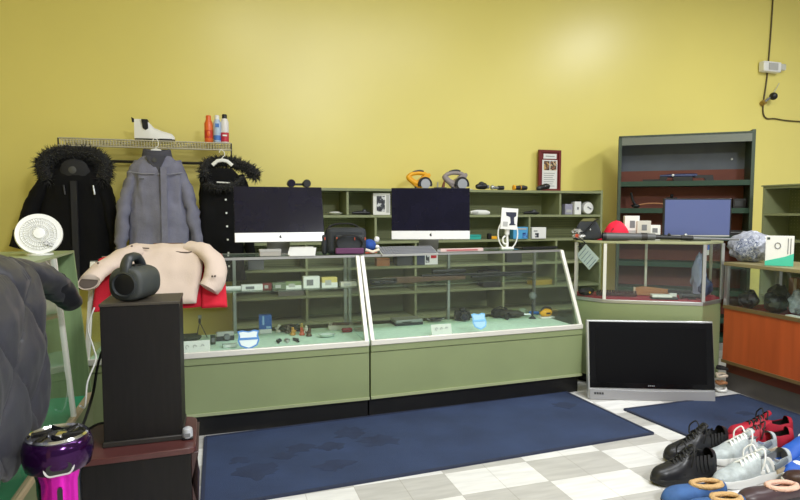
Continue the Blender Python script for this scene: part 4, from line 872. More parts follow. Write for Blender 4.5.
t = thing('power_cable', 'black cable hanging down beside the tower speaker to the low stand', 'cable', (-.56, 2.75, 0))
MB().tube(smooth_path([(.14, .15, .78), (.08, .14, .74), (.035, .11, .62), (.02, .05, .5), (.0, -.06, .40), (-.02, -.20, .345), (-.022, -.278, .30), (-.03, -.285, .15), (-.02, -.29, .02)], 6), .006, 7).build('cord', BLACK, t)
MB().tube(smooth_path([(.10, .02, .37), (.04, .02, .365), (.0, .02, .345), (-.02, .0, .34)], 5), .006, 7).build('plug_lead', BLACK, t)
t = thing('charging_cable', 'thin white cable looping beside the left showcase end', 'cable', (-.62, 3.2, 0))
MB().tube(smooth_path([(.0, .12, .80), (-.03, .1, .70), (.0, .06, .60), (.02, .0, .55), (.0, -.1, .47), (.005, -.18, .40), (.01, -.24, .385), (.01, -.32, .42)], 6), .0042, 7).build('cord', WHITE, t)

# ------------------------------------------------------------------ fan and padded jacket on the left showcase
p = aty(39, 234, 3.03)
t = thing('desk_fan', 'small white round fan standing on the left showcase behind the padded jacket', 'fan', (p.x, 3.03, 1.098), R(14)); t.scale = (.79, .79, .79)
fz = Matrix.Translation((0, 0, .122)) @ Matrix.Rotation(R(-14), 4, 'X')
MB().lathe([(.104, -.012), (.118, -.014), (.122, 0), (.118, .02), (.106, .018), (.103, 0)], 44, (0, 0, 0), 'Y').move(fz).build('outer_ring', WHITE, t)
g = MB()
for k in range(40):
    a = 2 * pi * k / 40; g.tube([(.03 * cos(a), -.016, .03 * sin(a)), (.07 * cos(a + .12), -.02, .07 * sin(a + .12)), (.106 * cos(a + .2), -.008, .106 * sin(a + .2))], .0016, 4)
for r in (.05, .075, .092): g.tube([(r * cos(a * pi / 16), -.018, r * sin(a * pi / 16)) for a in range(32)], .0018, 4, closed=True)
g.move(fz).build('front_grille', WHITE, t)
MB().lathe([(.001, -.024), (.028, -.022), (.032, -.016), (.030, -.01)], 24, (0, 0, 0), 'Y').move(fz).build('hub_cap', WHITE, t)
for k in range(4):
    b = MB(); a = k * pi / 2
    b.loft([[Vector((r * cos(a + o - tw), .006 + (o * .03), r * sin(a + o - tw))) for o in (-.35, -.1, .15, .4)] + [Vector((r * cos(a + o - tw), .008 + (o * .03), r * sin(a + o - tw))) for o in (.4, .15, -.1, -.35)] for r, tw in ((.025, 0), (.06, .1), (.094, .25))]).move(fz).build('blade', mat('translucent_blade', (214, 218, 222), .3), t)
MB().lathe([(.03, .018), (.034, .04), (.028, .065), (.001, .07)], 20, (0, 0, 0), 'Y').move(fz).build('motor', WHITE, t)
MB().tube([(.0, .03, .09), (0, .03, .012)], [.018, .022], 10).build('stem', WHITE, t); MB().lathe([(.07, 0), (.07, .01), (.03, .018), (.001, .02)], 28, (0, .02, 0)).build('base', WHITE, t)
MB().box((.045, -.022, -.062), (.05, .003, .02), (0, .35, 0)).move(fz).build('warning_label', picture_mat('label_black_white', [(30, 30, 32), (220, 220, 220), (60, 60, 62)], 160), t)
MB().tube(smooth_path([(-.01, -.026, .03), (.02, -.035, -.02), (.05, -.04, -.07), (.055, -.045, -.098)], 5), .004, 6).build('cord', WHITE, t)

PUF = mat('graphite_nylon', (52, 52, 60), .42, var=.12, scale=9, sheen=.05, bump=.08, bscale=50)
PUF_D = mat('graphite_nylon_dark', (34, 35, 41), .45, var=.1, scale=9)
t = thing('padded_jacket', 'dark grey quilted padded jacket draped over the left showcase front', 'jacket', (0, 0, 0))
mb = MB(); NU, NV = 130, 150
prof = [(-1.14, 1.10), (-.95, 1.102), (-.80, 1.104), (-.72, 1.10), (-.675, 1.06), (-.655, .96), (-.64, .80), (-.63, .60), (-.63, .42)]
pl = [Vector((x, 0, z)) for x, z in prof]; cum = [0]
for a, b in zip(pl, pl[1:]): cum.append(cum[-1] + (b - a).length)
def onprof(s):
    for i in range(len(cum) - 1):
        if s <= cum[i + 1] + 1e-9:
            f = (s - cum[i]) / (cum[i + 1] - cum[i]); q = pl[i].lerp(pl[i + 1], f); d = (pl[i + 1] - pl[i]).normalized(); return q, Vector((-d.z, 0, d.x)) * -1 if False else (q, Vector((-d.z, 0, d.x)))[1]
    d = (pl[-1] - pl[-2]).normalized(); return pl[-1], Vector((-d.z, 0, d.x))
grid = []
for i in range(NU):
    u = i / (NU - 1); row = []
    for j in range(NV):
        v = j / (NV - 1); y = 1.60 + v * .86 + .03 * sin(u * 5)
        hem = cum[-1] * (1 - .05 - .12 * max(0, v - .35) - .025 * sin(v * 21) - .03 * abs(sin(v * 7)))
        s = u * hem; q, n = onprof(s)
        if n.z < 0 and abs(n.x) < .3: n = -n
        if n.x < -.3: n = -n
        a = (s * .75 + y * .66) / .21; b = (s * .66 - y * .75) / .26
        h = .030 * (abs(sin(pi * a)) ** .26) * (abs(sin(pi * b)) ** .30)
        c = noise.noise(Vector((s * 5, y * 5, 2))) * .014 + noise.noise(Vector((s * 16, y * 16, 5))) * .006
        ed = min(1, (1 - v) * 9) ** .5 * min(1, (1 - u) * 14) ** .5
        row.append((Vector((q.x, y, q.z)) + n * ((h + .012 + c) * ed + .012), Vector((q.x, y, q.z)) + n * .003))
    grid.append(row)
va = [[mb.bm.verts.new(c[0]) for c in r] for r in grid]; vb = [[mb.bm.verts.new(c[1]) for c in r] for r in grid]
for i in range(NU - 1):
    for j in range(NV - 1):
        mb.bm.faces.new((va[i][j], va[i + 1][j], va[i + 1][j + 1], va[i][j + 1])); mb.bm.faces.new((vb[i][j], vb[i][j + 1], vb[i + 1][j + 1], vb[i + 1][j]))
for j in range(NV - 1):
    mb.bm.faces.new((va[0][j], va[0][j + 1], vb[0][j + 1], vb[0][j])); mb.bm.faces.new((va[-1][j], vb[-1][j], vb[-1][j + 1], va[-1][j + 1]))
for i in range(NU - 1):
    mb.bm.faces.new((va[i][0], vb[i][0], vb[i + 1][0], va[i + 1][0])); mb.bm.faces.new((va[i][-1], va[i + 1][-1], vb[i + 1][-1], vb[i][-1]))
mb.build('body', PUF, t, angle=85)
sl = sleeve([(-.82, 2.12, 1.08), (-.75, 2.36, 1.082), (-.695, 2.56, 1.06), (-.65, 2.72, .985), (-.63, 2.80, .92)], [.05, .06, .064, .06, .046], seed=31, amp=.014, n=26, flat=.85, k=10)
sl.build('sleeve', PUF, t, angle=85)
sl = sleeve([(-.66, 2.68, 1.01), (-.637, 2.755, .96), (-.622, 2.82, .90)], [.058, .064, .05], seed=33, amp=.010, n=26, flat=.85, k=10)
sl.build('cuff', PUF_D, t, angle=85)
MB().tube(smooth_path([(-.98, 2.36, 1.125), (-.88, 2.38, 1.128), (-.80, 2.40, 1.125)], 5), .012, 8).build('hood_seam', PUF_D, t)

# beige jacket and the red garment under it
BEI = mat('beige_cotton', (212, 193, 180), .9, var=.05, scale=6, bump=.15, bscale=160)
BEI_D = mat('beige_lining', (96, 84, 78), .9)
REDC = mat('red_cotton', (204, 24, 50), .85, var=.12, scale=5, bump=.1, bscale=120)
def drape(xs, prof, thick, amp, seed, waver=0, nu=46, nv=46, edge=.35):
    pl = [Vector((0, y, z)) for y, z in prof]; cum = [0]
    for a, b in zip(pl, pl[1:]): cum.append(cum[-1] + (b - a).length)
    m = MB(); A = []; B = []
    for i in range(nu):
        u = i / (nu - 1); ra = []; rb = []
        for j in range(nv):
            v = j / (nv - 1); L = cum[-1] * (1 - waver * (.5 + .5 * noise.noise(Vector((v * 4, seed, 0))))); s = u * L
            k = next((k for k in range(len(cum) - 1) if s <= cum[k + 1] + 1e-9), len(cum) - 2); f = (s - cum[k]) / (cum[k + 1] - cum[k])
            q = pl[k].lerp(pl[k + 1], f); d = pl[k + 1] - pl[k]; n = Vector((0, d.z, -d.y)).normalized()
            if n.y > .05 or n.z < -.05: n = -n
            lx, rx = interp(xs, u); x = lx + (rx - lx) * v
            c = noise.noise(Vector((x * 6, s * 5, seed))) + .5 * noise.noise(Vector((x * 14, s * 12, seed + 3)))
            ed = (min(1, v / .06) * min(1, (1 - v) / .06) * min(1, (1 - u) / .05)) ** .5
            ra.append(m.bm.verts.new(Vector((x, q.y, q.z)) + n * ((thick + amp * c) * (edge + (1 - edge) * ed)))); rb.append(m.bm.verts.new(Vector((x, q.y, q.z)) + n * .0025))
        A.append(ra); B.append(rb)
    for i in range(nu - 1):
        for j in range(nv - 1):
            m.bm.faces.new((A[i][j], A[i + 1][j], A[i + 1][j + 1], A[i][j + 1])); m.bm.faces.new((B[i][j], B[i][j + 1], B[i + 1][j + 1], B[i + 1][j]))
    for j in range(nv - 1):
        m.bm.faces.new((A[0][j], A[0][j + 1], B[0][j + 1], B[0][j])); m.bm.faces.new((A[-1][j], B[-1][j], B[-1][j + 1], A[-1][j + 1]))
    for i in range(nu - 1):
        m.bm.faces.new((A[i][0], B[i][0], B[i + 1][0], A[i + 1][0])); m.bm.faces.new((A[i][-1], A[i + 1][-1], B[i + 1][-1], B[i][-1]))
    return m
red = thing('red_shirt', 'red garment showing below the beige jacket on the left showcase', 'shirt', (0, 0, 0))
drape([(0, -.64, .02), (.6, -.66, .03), (1, -.67, .035)], [(3.93, 1.018), (3.67, 1.02), (3.55, .80), (3.515, .735)], .012, .008, 3, .03).build('body', REDC, red, angle=85)
drape([(0, -.10, .035), (1, -.10, .045)], [(3.60, .93), (3.53, .78), (3.508, .735)], .02, .01, 8, .02, 24, 20).build('side_panel', REDC, red, angle=85)
be = thing('beige_jacket', 'beige cropped jacket with spread sleeves draped over the left showcase top', 'jacket', (0, 0, 0))
drape([(0, -.45, -.12), (.35, -.52, -.07), (.6, -.56, -.09), (1, -.575, -.125)], [(3.86, 1.05), (3.72, 1.075), (3.64, 1.05), (3.58, .95), (3.48, .765)], .035, .012, 5, .03).build('body', BEI, be, angle=85)
sl = sleeve([(-.44, 3.66, 1.075), (-.54, 3.60, 1.03), (-.62, 3.50, .97), (-.655, 3.41, .925)], [.065, .068, .064, .06], seed=41, amp=.008, n=24, flat=.7); sl.build('sleeve', BEI, be, angle=85)
MB().lathe([(.048, 0), (.057, .004), (.055, -.012), (.046, -.01)], 24).disp(lambda v: Vector((v.x, v.y * .7, v.z))).move(Matrix.Translation((-.658, 3.400, .921)) @ Matrix.Rotation(R(62), 4, 'X') @ Matrix.Rotation(R(-14), 4, 'Y')).build('cuff', BEI, be)
MB().lathe([(.001, 0), (.048, 0), (.048, .006), (.001, .006)], 24).disp(lambda v: Vector((v.x, v.y * .7, v.z))).move(Matrix.Translation((-.6575, 3.402, .922)) @ Matrix.Rotation(R(62), 4, 'X') @ Matrix.Rotation(R(-14), 4, 'Y')).build('cuff_lining', BEI_D, be)
sl = sleeve([(-.17, 3.68, 1.082), (-.08, 3.62, 1.062), (-.02, 3.55, .99), (-.025, 3.51, .905), (-.055, 3.49, .85)], [.055, .062, .07, .07, .066], seed=43, amp=.010, n=24, flat=.72); sl.build('sleeve', BEI, be, angle=85)
drape([(0, -.36, -.22), (1, -.37, -.20)], [(3.88, 1.06), (3.80, 1.10), (3.725, 1.112)], .010, .005, 15, .02, 24, 24).build('collar_lining', mat('tan_lining', (150, 118, 100), .9), be, angle=85)
MB().tube(smooth_path([(-.50, 3.645, 1.095), (-.45, 3.625, 1.09), (-.38, 3.615, 1.085)], 5), .004, 6).build('seam', BEI_D, be)
MB().tube(smooth_path([(-.25, 3.61, 1.065), (-.17, 3.60, 1.058), (-.13, 3.605, 1.07)], 5), .004, 6).build('pocket_flap', BEI_D, be)
for x, y, z in ((-.62, 3.455, 1.02), (-.47, 3.60, 1.10), (-.035, 3.443, .93), (-.02, 3.445, .93)): MB().ball((x, y, z), (.007, .007, .007), 1).build('button', BEI_D, be)

# ------------------------------------------------------------------ corner showcase: on top
def cct(px, off=.2, z=1.0845):
    n = Vector((-sin(CCA), cos(CCA), 0)); off *= .8; q = atl(px, 230, (CCO[0] + n.x * off, CCO[1] + n.y * off), CCA); return Vector((q.x, q.y, z))
def ccloc(px, off, z): return cct(px, off, z)
q = cct(696.5, .26); t = thing('monitor', 'flat monitor with pale blue screen on the corner showcase', 'monitor', q, R(-22))
MB().b2((-.30, -.006, .035), (.30, .02, .385)).build('bezel', BLACK, t, bevel=.003)
MB().b2((-.287, -.0085, .052), (.287, -.005, .373)).build('screen', mat('blue_grey_screen', (92, 102, 148), .25, spec=.4), t)
MB().b2((-.287, -.0085, .038), (.287, -.005, .05)).build('lower_bezel', mat('pale_grey', (0, 0, 0)), t)
MB().b2((-.03, .02, .02), (.03, .05, .2)).build('neck', BLACK, t); MB().b2((-.11, -.05, 0), (.11, .10, .01)).build('base', BLACK, t, bevel=.003)
q = cct(667, .085); t = thing('telescope_tube', 'long black tapering tube lying along the front of the corner showcase', 'tube', (q.x, q.y, 1.0845 + .0305), CCA + R(3))
MB().tube([(-.53, 0, 0), (-.47, 0, 0), (-.20, 0, .0), (-.10, 0, .0)], [.035, .035, .031, .03], 20).build('wide_barrel', mat('charcoal_metal', (84, 86, 88), .4, .1), t)
MB().tube([(-.555, 0, 0), (-.525, 0, 0)], [.038, .038], 20).build('end_cap', BLACK, t)
MB().tube([(-.10, 0, -.002), (.12, 0, -.008)], [.022, .018], 16).build('middle_tube', BLACK, t)
MB().tube([(.12, 0, -.008), (.22, 0, -.010)], [.024, .022], 14).build('clamp_body', BLACK, t)
for x in (.02, .16): MB().ball((x, 0, .018), .015, 2).build('knob', SILVER if x > .1 else BLACK, t)
MB().tube([(.22, 0, -.012), (.60, 0, -.018)], [.012, .010], 12).build('thin_tube', GREY, t)
MB().tube([(-.22, 0, 0), (-.17, 0, 0)], .0345, 20).build('band', mat('worn_black_edge', (0, 0, 0)), t)
q = cct(616, .215); t = thing('baseball_cap', 'bright red cap lying behind the long black tube', 'cap', q, R(150)); t.scale = (1.12, 1.1, 1.22)
cp_ = MB(); cp_.bm.free(); cp_.bm = bmesh.new(); vs = bmesh.ops.create_uvsphere(cp_.bm, u_segments=28, v_segments=16, radius=1)['verts']
bmesh.ops.delete(cp_.bm, geom=[v for v in cp_.bm.verts if v.co.z < -.01], context='VERTS')
for v in cp_.bm.verts: v.co = Vector((v.co.x * .105, v.co.y * .095, .01 + v.co.z * .135)) * (1 + .05 * noise.noise(v.co * 2.5))
cp_.build('crown', mat('bright_red_cloth', (226, 18, 58), .75), t, angle=80)
MB().loft([[Vector((r * cos(a), r * .9 * sin(a), h)) for a in [R(-60 + 10 * i) for i in range(13)]] for r, h in ((.095, .012), (.13, .016), (.165, .004), (.165, .001), (.13, .013), (.095, .006))], False, False).build('brim', mat('bright_red_cloth', (0, 0, 0)), t, angle=80)
MB().ball((0, 0, .146), (.010, .010, .006), 1).build('top_button', mat('bright_red_cloth', (0, 0, 0)), t)
MB().tube([(.02, .09, .05), (.05, .07, .06), (.03, .075, .09)], .005, 6).build('stitch_emblem', mat('dark_red_card', (0, 0, 0)), t)
q = cct(588, .22); t = thing('gear_bag', 'black bag with an olive top at the left end of the corner showcase', 'bag', (q.x, q.y, q.z), R(-38)); t.scale = (.80, .80, .88)
MB().loft([[Vector((w_ * a, d_ * b, z)) for a, b in ((-1, -1), (1, -1), (1, 1), (-1, 1))] for z, w_, d_ in ((.0, .15, .07), (.03, .16, .08), (.15, .12, .06), (.20, .09, .05))]).build('body', BAG, t, bevel=.015)
MB().prism([(-.085, .198), (.085, .198), (.11, .216), (.06, .232), (-.05, .225)], .10, 'Y', -.05).build('olive_top', mat('olive_canvas', (112, 110, 72), .85), t)
MB().tube(smooth_path([(-.14, -.08, .02), (-.02, -.095, .10), (.07, -.085, .2), (.11, -.05, .215)], 5), .012, 8, flat=.5).build('strap', BLACK_M, t)
MB().tube(smooth_path([(-.16, -.08, .01), (-.06, -.17, .0), (-.02, -.18, -.04), (-.10, -.2, -.07)], 5), .006, 6).build('hanging_strap', BLACK_M, t)
MB().ball((.03, -.085, .11), (.008, .006, .012), 1).build('buckle', SILVER, t)
q = cct(578, .20); t = thing('wrapped_gadget', 'crumpled silver and clear wrapped item at the left corner of the corner showcase', 'packet', (q.x, q.y, 1.0845), 0)
MB().ball((0, 0, .075), (.06, .04, .03), 3, .5, 3).build('wrap', mat('silver_wrap', (160, 160, 156), .25, .3), t); MB().ball((.02, -.02, .03), (.075, .045, .03), 3, .5, 3).build('lower_wrap', mat('silver_wrap', (0, 0, 0)), t); MB().box((-.03, -.04, .035), (.05, .02, .03), (.2, .3, .4)).build('label', mat('tab_orange', (0, 0, 0)), t)
for (px, off, d_, z, m, lab) in ((631, .30, (.13, .10, .225), 1.0845, WHITE, 'tall white box behind the red cap on the corner showcase'), (643, .27, (.12, .09, .18), 1.0845, mat('offwhite_plastic', (0, 0, 0)), 'shorter off-white box right of the tall white box'), (654, .26, (.10, .06, .14), 1.0845, WHITE, 'low white box left of the blue-screened monitor')):
    q = cct(px, off); box_thing('white_box', lab, 'box', (q.x, q.y, z), d_, m, R(-30), [('print_mark', (-.02, -d_[1] / 2 - .002, d_[2] * .5), (.025, -d_[1] / 2 + .001, d_[2] * .8), GREY), ('label', (-d_[0] * .4, -d_[1] / 2 - .0015, d_[2] * .2), (d_[0] * .35, -d_[1] / 2 + .001, d_[2] * .4), mat('pale_grey', (0, 0, 0)))])

# inside the corner showcase
def cci(px, off, z=ZR + .0055): return cct(px, off, z)
q = cci(655, .27); t = thing('gun_stock', 'brown wooden block stock lying on the red felt', 'stock', q, R(-34)); MB().loft([[Vector((x, y * w_, .0 + h * z)) for y, z in ((-.03, 0), (.03, 0), (.03, 1), (-.03, 1))] for x, w_, h in ((-.16, .8, .07), (-.10, 1, .085), (.02, 1, .075), (.17, .7, .06))]).build('wood', mat('tan_wood', (172, 118, 76), .5, var=.15, scale=10, stretch=(1, 8, 8)), t, bevel=.008); MB().b2((-.172, -.026, 0), (-.158, .026, .075)).build('butt_plate', mat('cream_plastic', (216, 200, 180), .5), t)
q = cci(622, .16); t = thing('ammo_belt', 'dark belt of small cases at the left of the red felt', 'belt', q, R(-34))
bb = MB(); [bb.tube([(-.2 + k * .022, 0, .0), (-.2 + k * .022, 0, .055)], .009, 8) for k in range(16)]; kk = bb.build('loops', mat('dark_maroon_leather', (52, 26, 28), .6), t)
MB().b2((-.215, -.012, .01), (.145, .012, .03)).build('strap', mat('dark_maroon_leather', (0, 0, 0)), t)
q = cci(588, .19); t = thing('dark_holster', 'black holster behind the left facet of the corner showcase', 'holster', q, R(20)); MB().ball((0, 0, .035), (.10, .05, .037), 3, .2).build('body', BLACK_M, t); MB().ball((-.03, -.055, .03), (.012, .01, .012), 1).build('brass_snap', YEL, t)
q = cci(666, .07); t = box_thing('white_case', 'white and dark flat case at the front of the red felt', 'case', q, (.22, .09, .018), BLACK, R(-28)); MB().b2((-.11, -.045, .018), (.06, .045, .04)).build('lid', WHITE, t, bevel=.003)
q = cci(683, .16); t = thing('pistol', 'dark pistol lying right of the brown stock on red felt', 'pistol', q, R(-30)); MB().b2((-.11, -.014, .045), (.09, .014, .075)).build('slide', BLACK, t, bevel=.003); MB().b2((-.09, -.012, .03), (.04, .012, .046)).build('frame', DARKGREY, t); MB().prism([(.03, .045), (.08, .045), (.11, .0), (.06, .0)], .024, 'Y', -.012).build('grip', BLACK, t); MB().b2((-.10, -.02, 0), (-.04, .02, .045)).build('stand', WHITE, t)
q = cci(694, .10); t = thing('scope', 'black scope-like item at the right of the red felt', 'scope', q, R(-20)); MB().tube([(-.10, 0, .03), (-.05, 0, .03), (.05, 0, .03), (.10, 0, .03)], [.028, .02, .02, .028], 14).build('tube', BLACK, t); MB().b2((-.03, -.015, 0), (.03, .015, .02)).build('mount', BLACK, t); MB().ball((0, 0, .055), .012, 1).build('turret', DARKGREY, t)
q = cci(700, .33); t = thing('clear_bag', 'clear plastic bag of blue items at the right inside the corner showcase', 'bag', (q.x, q.y, ZR + .0055), R(-34)); MB().ball((0, 0, .20), (.06, .04, .2), 3, .35, 3).build('plastic', mat('blue_clear_plastic', (142, 150, 184), .2), t); MB().ball((.05, 0, .09), (.07, .05, .09), 3, .3, 4).build('contents', mat('navy_contents', (50, 60, 100), .5, var=.6, scale=30), t)
def facet_sheet(label, cat, px, py, which, w_, h_, m, tilt=0, name='notice'):
    (ax, ay), (bx_, by) = which; ca, sa = cos(CCA), sin(CCA)
    A = Vector((CCO[0] + ax * ca - ay * sa, CCO[1] + ax * sa + ay * ca)); B = Vector((CCO[0] + bx_ * ca - by * sa, CCO[1] + bx_ * sa + by * ca)); ang = math.atan2(B.y - A.y, B.x - A.x)
    q = atl(px, py, A, ang); n = Vector((-sin(ang), cos(ang), 0)) * .007
    t = thing(name, label, cat, q + n, rot=(0, tilt, ang)); MB().b2((-w_ / 2, 0, -h_ / 2), (w_ / 2, .0015, h_ / 2)).build('sheet', m, t)
    return t
t = facet_sheet('pale blue printed sheet taped inside the left facet of the corner showcase', 'paper', 587, 257, (base[5], base[0]), .15, .19, mat('pale_blue_paper', (214, 220, 228), .7), R(-48))
m = MB(); [m.b2((-.06, -.002, -.08 + k * .036), (.045, .0, -.075 + k * .036)) for k in range(5)]; m.build('print_lines', mat('blue_grey_ink', (96, 116, 150), .7), t)
t = facet_sheet('small orange and blue sticker card inside the right facet of the corner showcase', 'sticker', 708, 250, (base[1], base[2]), .085, .095, mat('offwhite_plastic', (0, 0, 0)))
MB().b2((-.04, -.002, .0), (.0, 0, .045)).build('orange_patch', mat('tab_orange', (0, 0, 0)), t); MB().b2((.005, -.002, .0), (.042, 0, .045)).build('blue_patch', BLUE, t)

# ------------------------------------------------------------------ bookcase contents
bco, bsi = cos(R(-37)), sin(R(-37))
def bcp(u, v, z): return (3.914 + u * bco - v * bsi, 5.0 + u * bsi + v * bco, z)
t = thing('toy_blaster', 'blue and black gun-shaped item on the top shelf of the bookcase', 'gun', bcp(.62, .12, 1.601), R(-37))
MB().tube([(-.22, 0, .055), (-.05, 0, .055), (.12, 0, .055)], [.012, .022, .02], 10).build('barrel', mat('steel_blue', (58, 66, 100), .3, .4), t); MB().b2((-.1, -.02, .0), (.08, .02, .045)).build('receiver', BLACK, t, bevel=.005); MB().prism([(.10, .06), (.26, .055), (.27, .0), (.20, .0), (.18, .03), (.10, .03)], .035, 'Y', -.018).build('stock', BLACK, t); MB().ball((-.10, -.02, .06), (.014, .008, .014), 1).build('bright_knob', WHITE, t)
t = thing('flat_pistol', 'black flat item at the left of the top bookcase shelf', 'gun', bcp(.36, .12, 1.601), R(-37)); MB().b2((-.12, -.02, 0), (.10, .02, .022)).build('slide', BLACK, t); MB().b2((.04, -.02, .02), (.11, .02, .045)).build('grip', BLACK, t)
t = thing('bent_tool', 'dark bent tool at the left of the second bookcase shelf', 'tool', bcp(.15, .10, 1.331), R(-37)); MB().tube(smooth_path([(-.02, 0, .16), (.0, 0, .08), (.03, 0, .03), (.06, 0, .012)], 5), .012, 8).build('stem', BLACK, t); MB().ball((.03, 0, .02), (.045, .03, .02), 2, .3).build('foot', BLACK, t)
t = thing('curved_rod', 'thin curved tan rod on the second bookcase shelf', 'rod', bcp(.34, .10, 1.331), R(-37)); MB().tube(smooth_path([(-.18, 0, .02), (-.06, 0, .045), (.08, 0, .045), (.22, 0, .02)], 5), .008, 8).build('rod', mat('tan_wood', (0, 0, 0)), t); MB().ball((-.17, 0, .014), .013, 1).build('end_knob', BLACK, t)
t = thing('figure_statue', 'dark small figure standing above the blue-screened monitor', 'figure', bcp(.52, .16, 1.331), R(-37)); MB().lathe([(.03, 0), (.02, .05), (.026, .09), (.008, .115)], 14).build('body', BLACK, t); MB().ball((0, 0, .125), .018, 2).build('head', BLACK, t); MB().tube([(-.05, 0, .10), (.05, 0, .10)], .009, 8).build('arms', BLACK, t)
for u, m, lab in ((.98, DARKGREY, 'dark grey device with blue face at the right of the second bookcase shelf'), (1.11, BLACK, 'black device at the far right of the second bookcase shelf')):
    box_thing('small_device', lab, 'device', bcp(u, .10, 1.331), (.11, .1, .09), m, R(-37), [('face', (-.04, -.053, .02), (.03, -.049, .07), mat('steel_blue', (0, 0, 0)) if u < 1 else DARKGREY)])
box_thing('black_player', 'flat black disc player on the third bookcase shelf right of the monitor', 'player', bcp(1.05, .12, 1.061), (.24, .18, .05), BLACK, R(-37), [('silver_strip', (-.1, -.093, .03), (.1, -.089, .036), GREY)])

# ------------------------------------------------------------------ wooden showcase: on top and inside
def wct(px, off, z=.9335): q = atx(px, 240, 3.5 + off); return Vector((q.x, q.y, z))
q = wct(750, .19); t = thing('wrapped_cushion', 'silver blue crinkled plastic-wrapped bundle on the wooden showcase', 'bundle', q, R(-60)); t.scale = (.88, .88, 1.0)
CR_ = mat('crinkled_clear_wrap', (164, 168, 184), .3, var=.4, scale=34, bump=.4, bscale=50)
b = MB().ball((0, 0, .105), (.155, .10, .115), 4, .22, 3); b.disp(lambda v: Vector((v.x, v.y, max(.001, v.z)))); b.build('wrap', CR_, t, angle=30)
MB().ball((0, -.075, .10), (.09, .04, .08), 3, .35, 4).build('printed_panel', picture_mat('navy_white_pattern', [(70, 80, 110), (170, 176, 196), (100, 110, 140), (200, 204, 214)], 60), t)
q = wct(780, .11); t = thing('tablet_box', 'white and teal product box standing on the wooden showcase', 'box', q, R(-52))
MB().b2((-.08, -.03, 0), (.08, .03, .20)).build('body', WHITE, t, bevel=.002)
MB().prism([(-.0805, -.0), (.0805, 0), (.0805, .085), (.03, .062), (-.0805, .03)], .062, 'Y', -.031).build('teal_base', mat('mint_teal', (72, 196, 168), .5), t)
MB().tube([(-.01 + .016 * cos(a * pi / 6), -.032, .135 + .02 * sin(a * pi / 6)) for a in range(12)], .003, 6, closed=True).build('round_emblem', GREY, t)
for x in (.045, .06): MB().b2((x, -.032, .08), (x + .005, -.03, .185)).build('print_line', GREY, t)
MB().b2((-.072, -.032, .175), (-.055, -.03, .19)).build('corner_mark', mat('dark_teal_mark', (40, 60, 64), .5), t)
def wci(py_, off, z=.6075): return (3.5 + off, py_, z)
for k, (y, off, r, c, nm) in enumerate(((3.17, .12, (.05, .07, .06), (40, 42, 46), 'dark grey folded trousers'), (3.04, .24, (.05, .07, .09), (58, 62, 66), 'charcoal bagged item'), (2.96, .12, (.07, .06, .065), (30, 30, 34), 'black folded cloth'), (2.79, .14, (.08, .06, .09), (140, 148, 160), 'clear bagged pale blue item'), (2.61, .14, (.08, .07, .085), (84, 90, 104), 'slate blue bagged item'))):
    t = thing('bagged_goods', nm + ' inside the wooden showcase', 'bag', wci(y, off), k)
    m = mat('bagged_' + str(k), c, .35, var=.5, scale=25, bump=.3, bscale=50)
    b = MB().ball((0, 0, r[2] * .95), r, 3, .3, 3); b.disp(lambda v: Vector((v.x, v.y, max(0.0, v.z)))); b.build('contents', m, t); MB().ball((r[0] * .5, 0, r[2] * 1.7), (.03, .02, .03), 2, .4).build('bag_knot', m, t)
box_thing('brown_box', 'brown upright box at the back inside the wooden showcase', 'box', wci(3.02, .40), (.10, .06, .22), BROWN, R(-90), [('tape', (-.01, -.032, 0), (.01, -.0295, .22), mat('cream_plastic', (216, 200, 180), .5))])
box_thing('white_sleeve', 'white flat case at the front edge inside the wooden showcase', 'case', wci(2.72, .035), (.16, .05, .02), WHITE, R(-90), [('spine', (-.08, -.026, .006), (.08, -.0245, .012), BLACK)])

# ------------------------------------------------------------------ leaning television
A_, B_ = atz(588, 399, 0), atz(716, 402, 0); an = math.atan2(B_.y - A_.y, B_.x - A_.x); TW = (B_ - A_).length; TH = .545
t = thing('television', 'large flat television leaning on the floor against the corner showcase', 'television', (A_.x, A_.y, .0015), rot=(R(-9), 0, an))
MB().b2((0, .0, .0), (TW, .045, TH)).build('silver_frame', mat('silver_bezel', (186, 188, 190), .3, .4), t, bevel=.008)
MB().b2((.014, -.006, .078), (TW - .006, .02, TH - .012)).build('black_bezel', mat('piano_black', (10, 10, 11), .15, spec=.3), t, bevel=.003)
MB().b2((.055, -.0075, .115), (TW - .055, -.004, TH - .05)).build('screen', mat('tv_panel', (10, 10, 12), .3, spec=.15), t)
MB().prism([(.01, .0), (TW - .01, .0), (TW - .01, .068), (.5 * TW, .06), (.01, .068)], .02, 'Y', -.010).build('speaker_strip', mat('silver_strip', (168, 168, 172), .35, .5), t)
m = MB(); [m.b2((.04 + k * .017, -.0125, .034), (.04 + k * .017 + .013, -.0095, .048)) for k in range(4)]; m.build('badge_letters', DARKGREY, t)
m = MB(); [m.b2((.405 + k * .012, -.009, .094), (.405 + k * .012 + .008, -.0058, .102)) for k in range(4)]; m.build('maker_mark', GREY, t)
MB().b2((.15, .045, .12), (TW - .15, .075, TH - .1)).build('rear_housing', BLACK, t, bevel=.01)

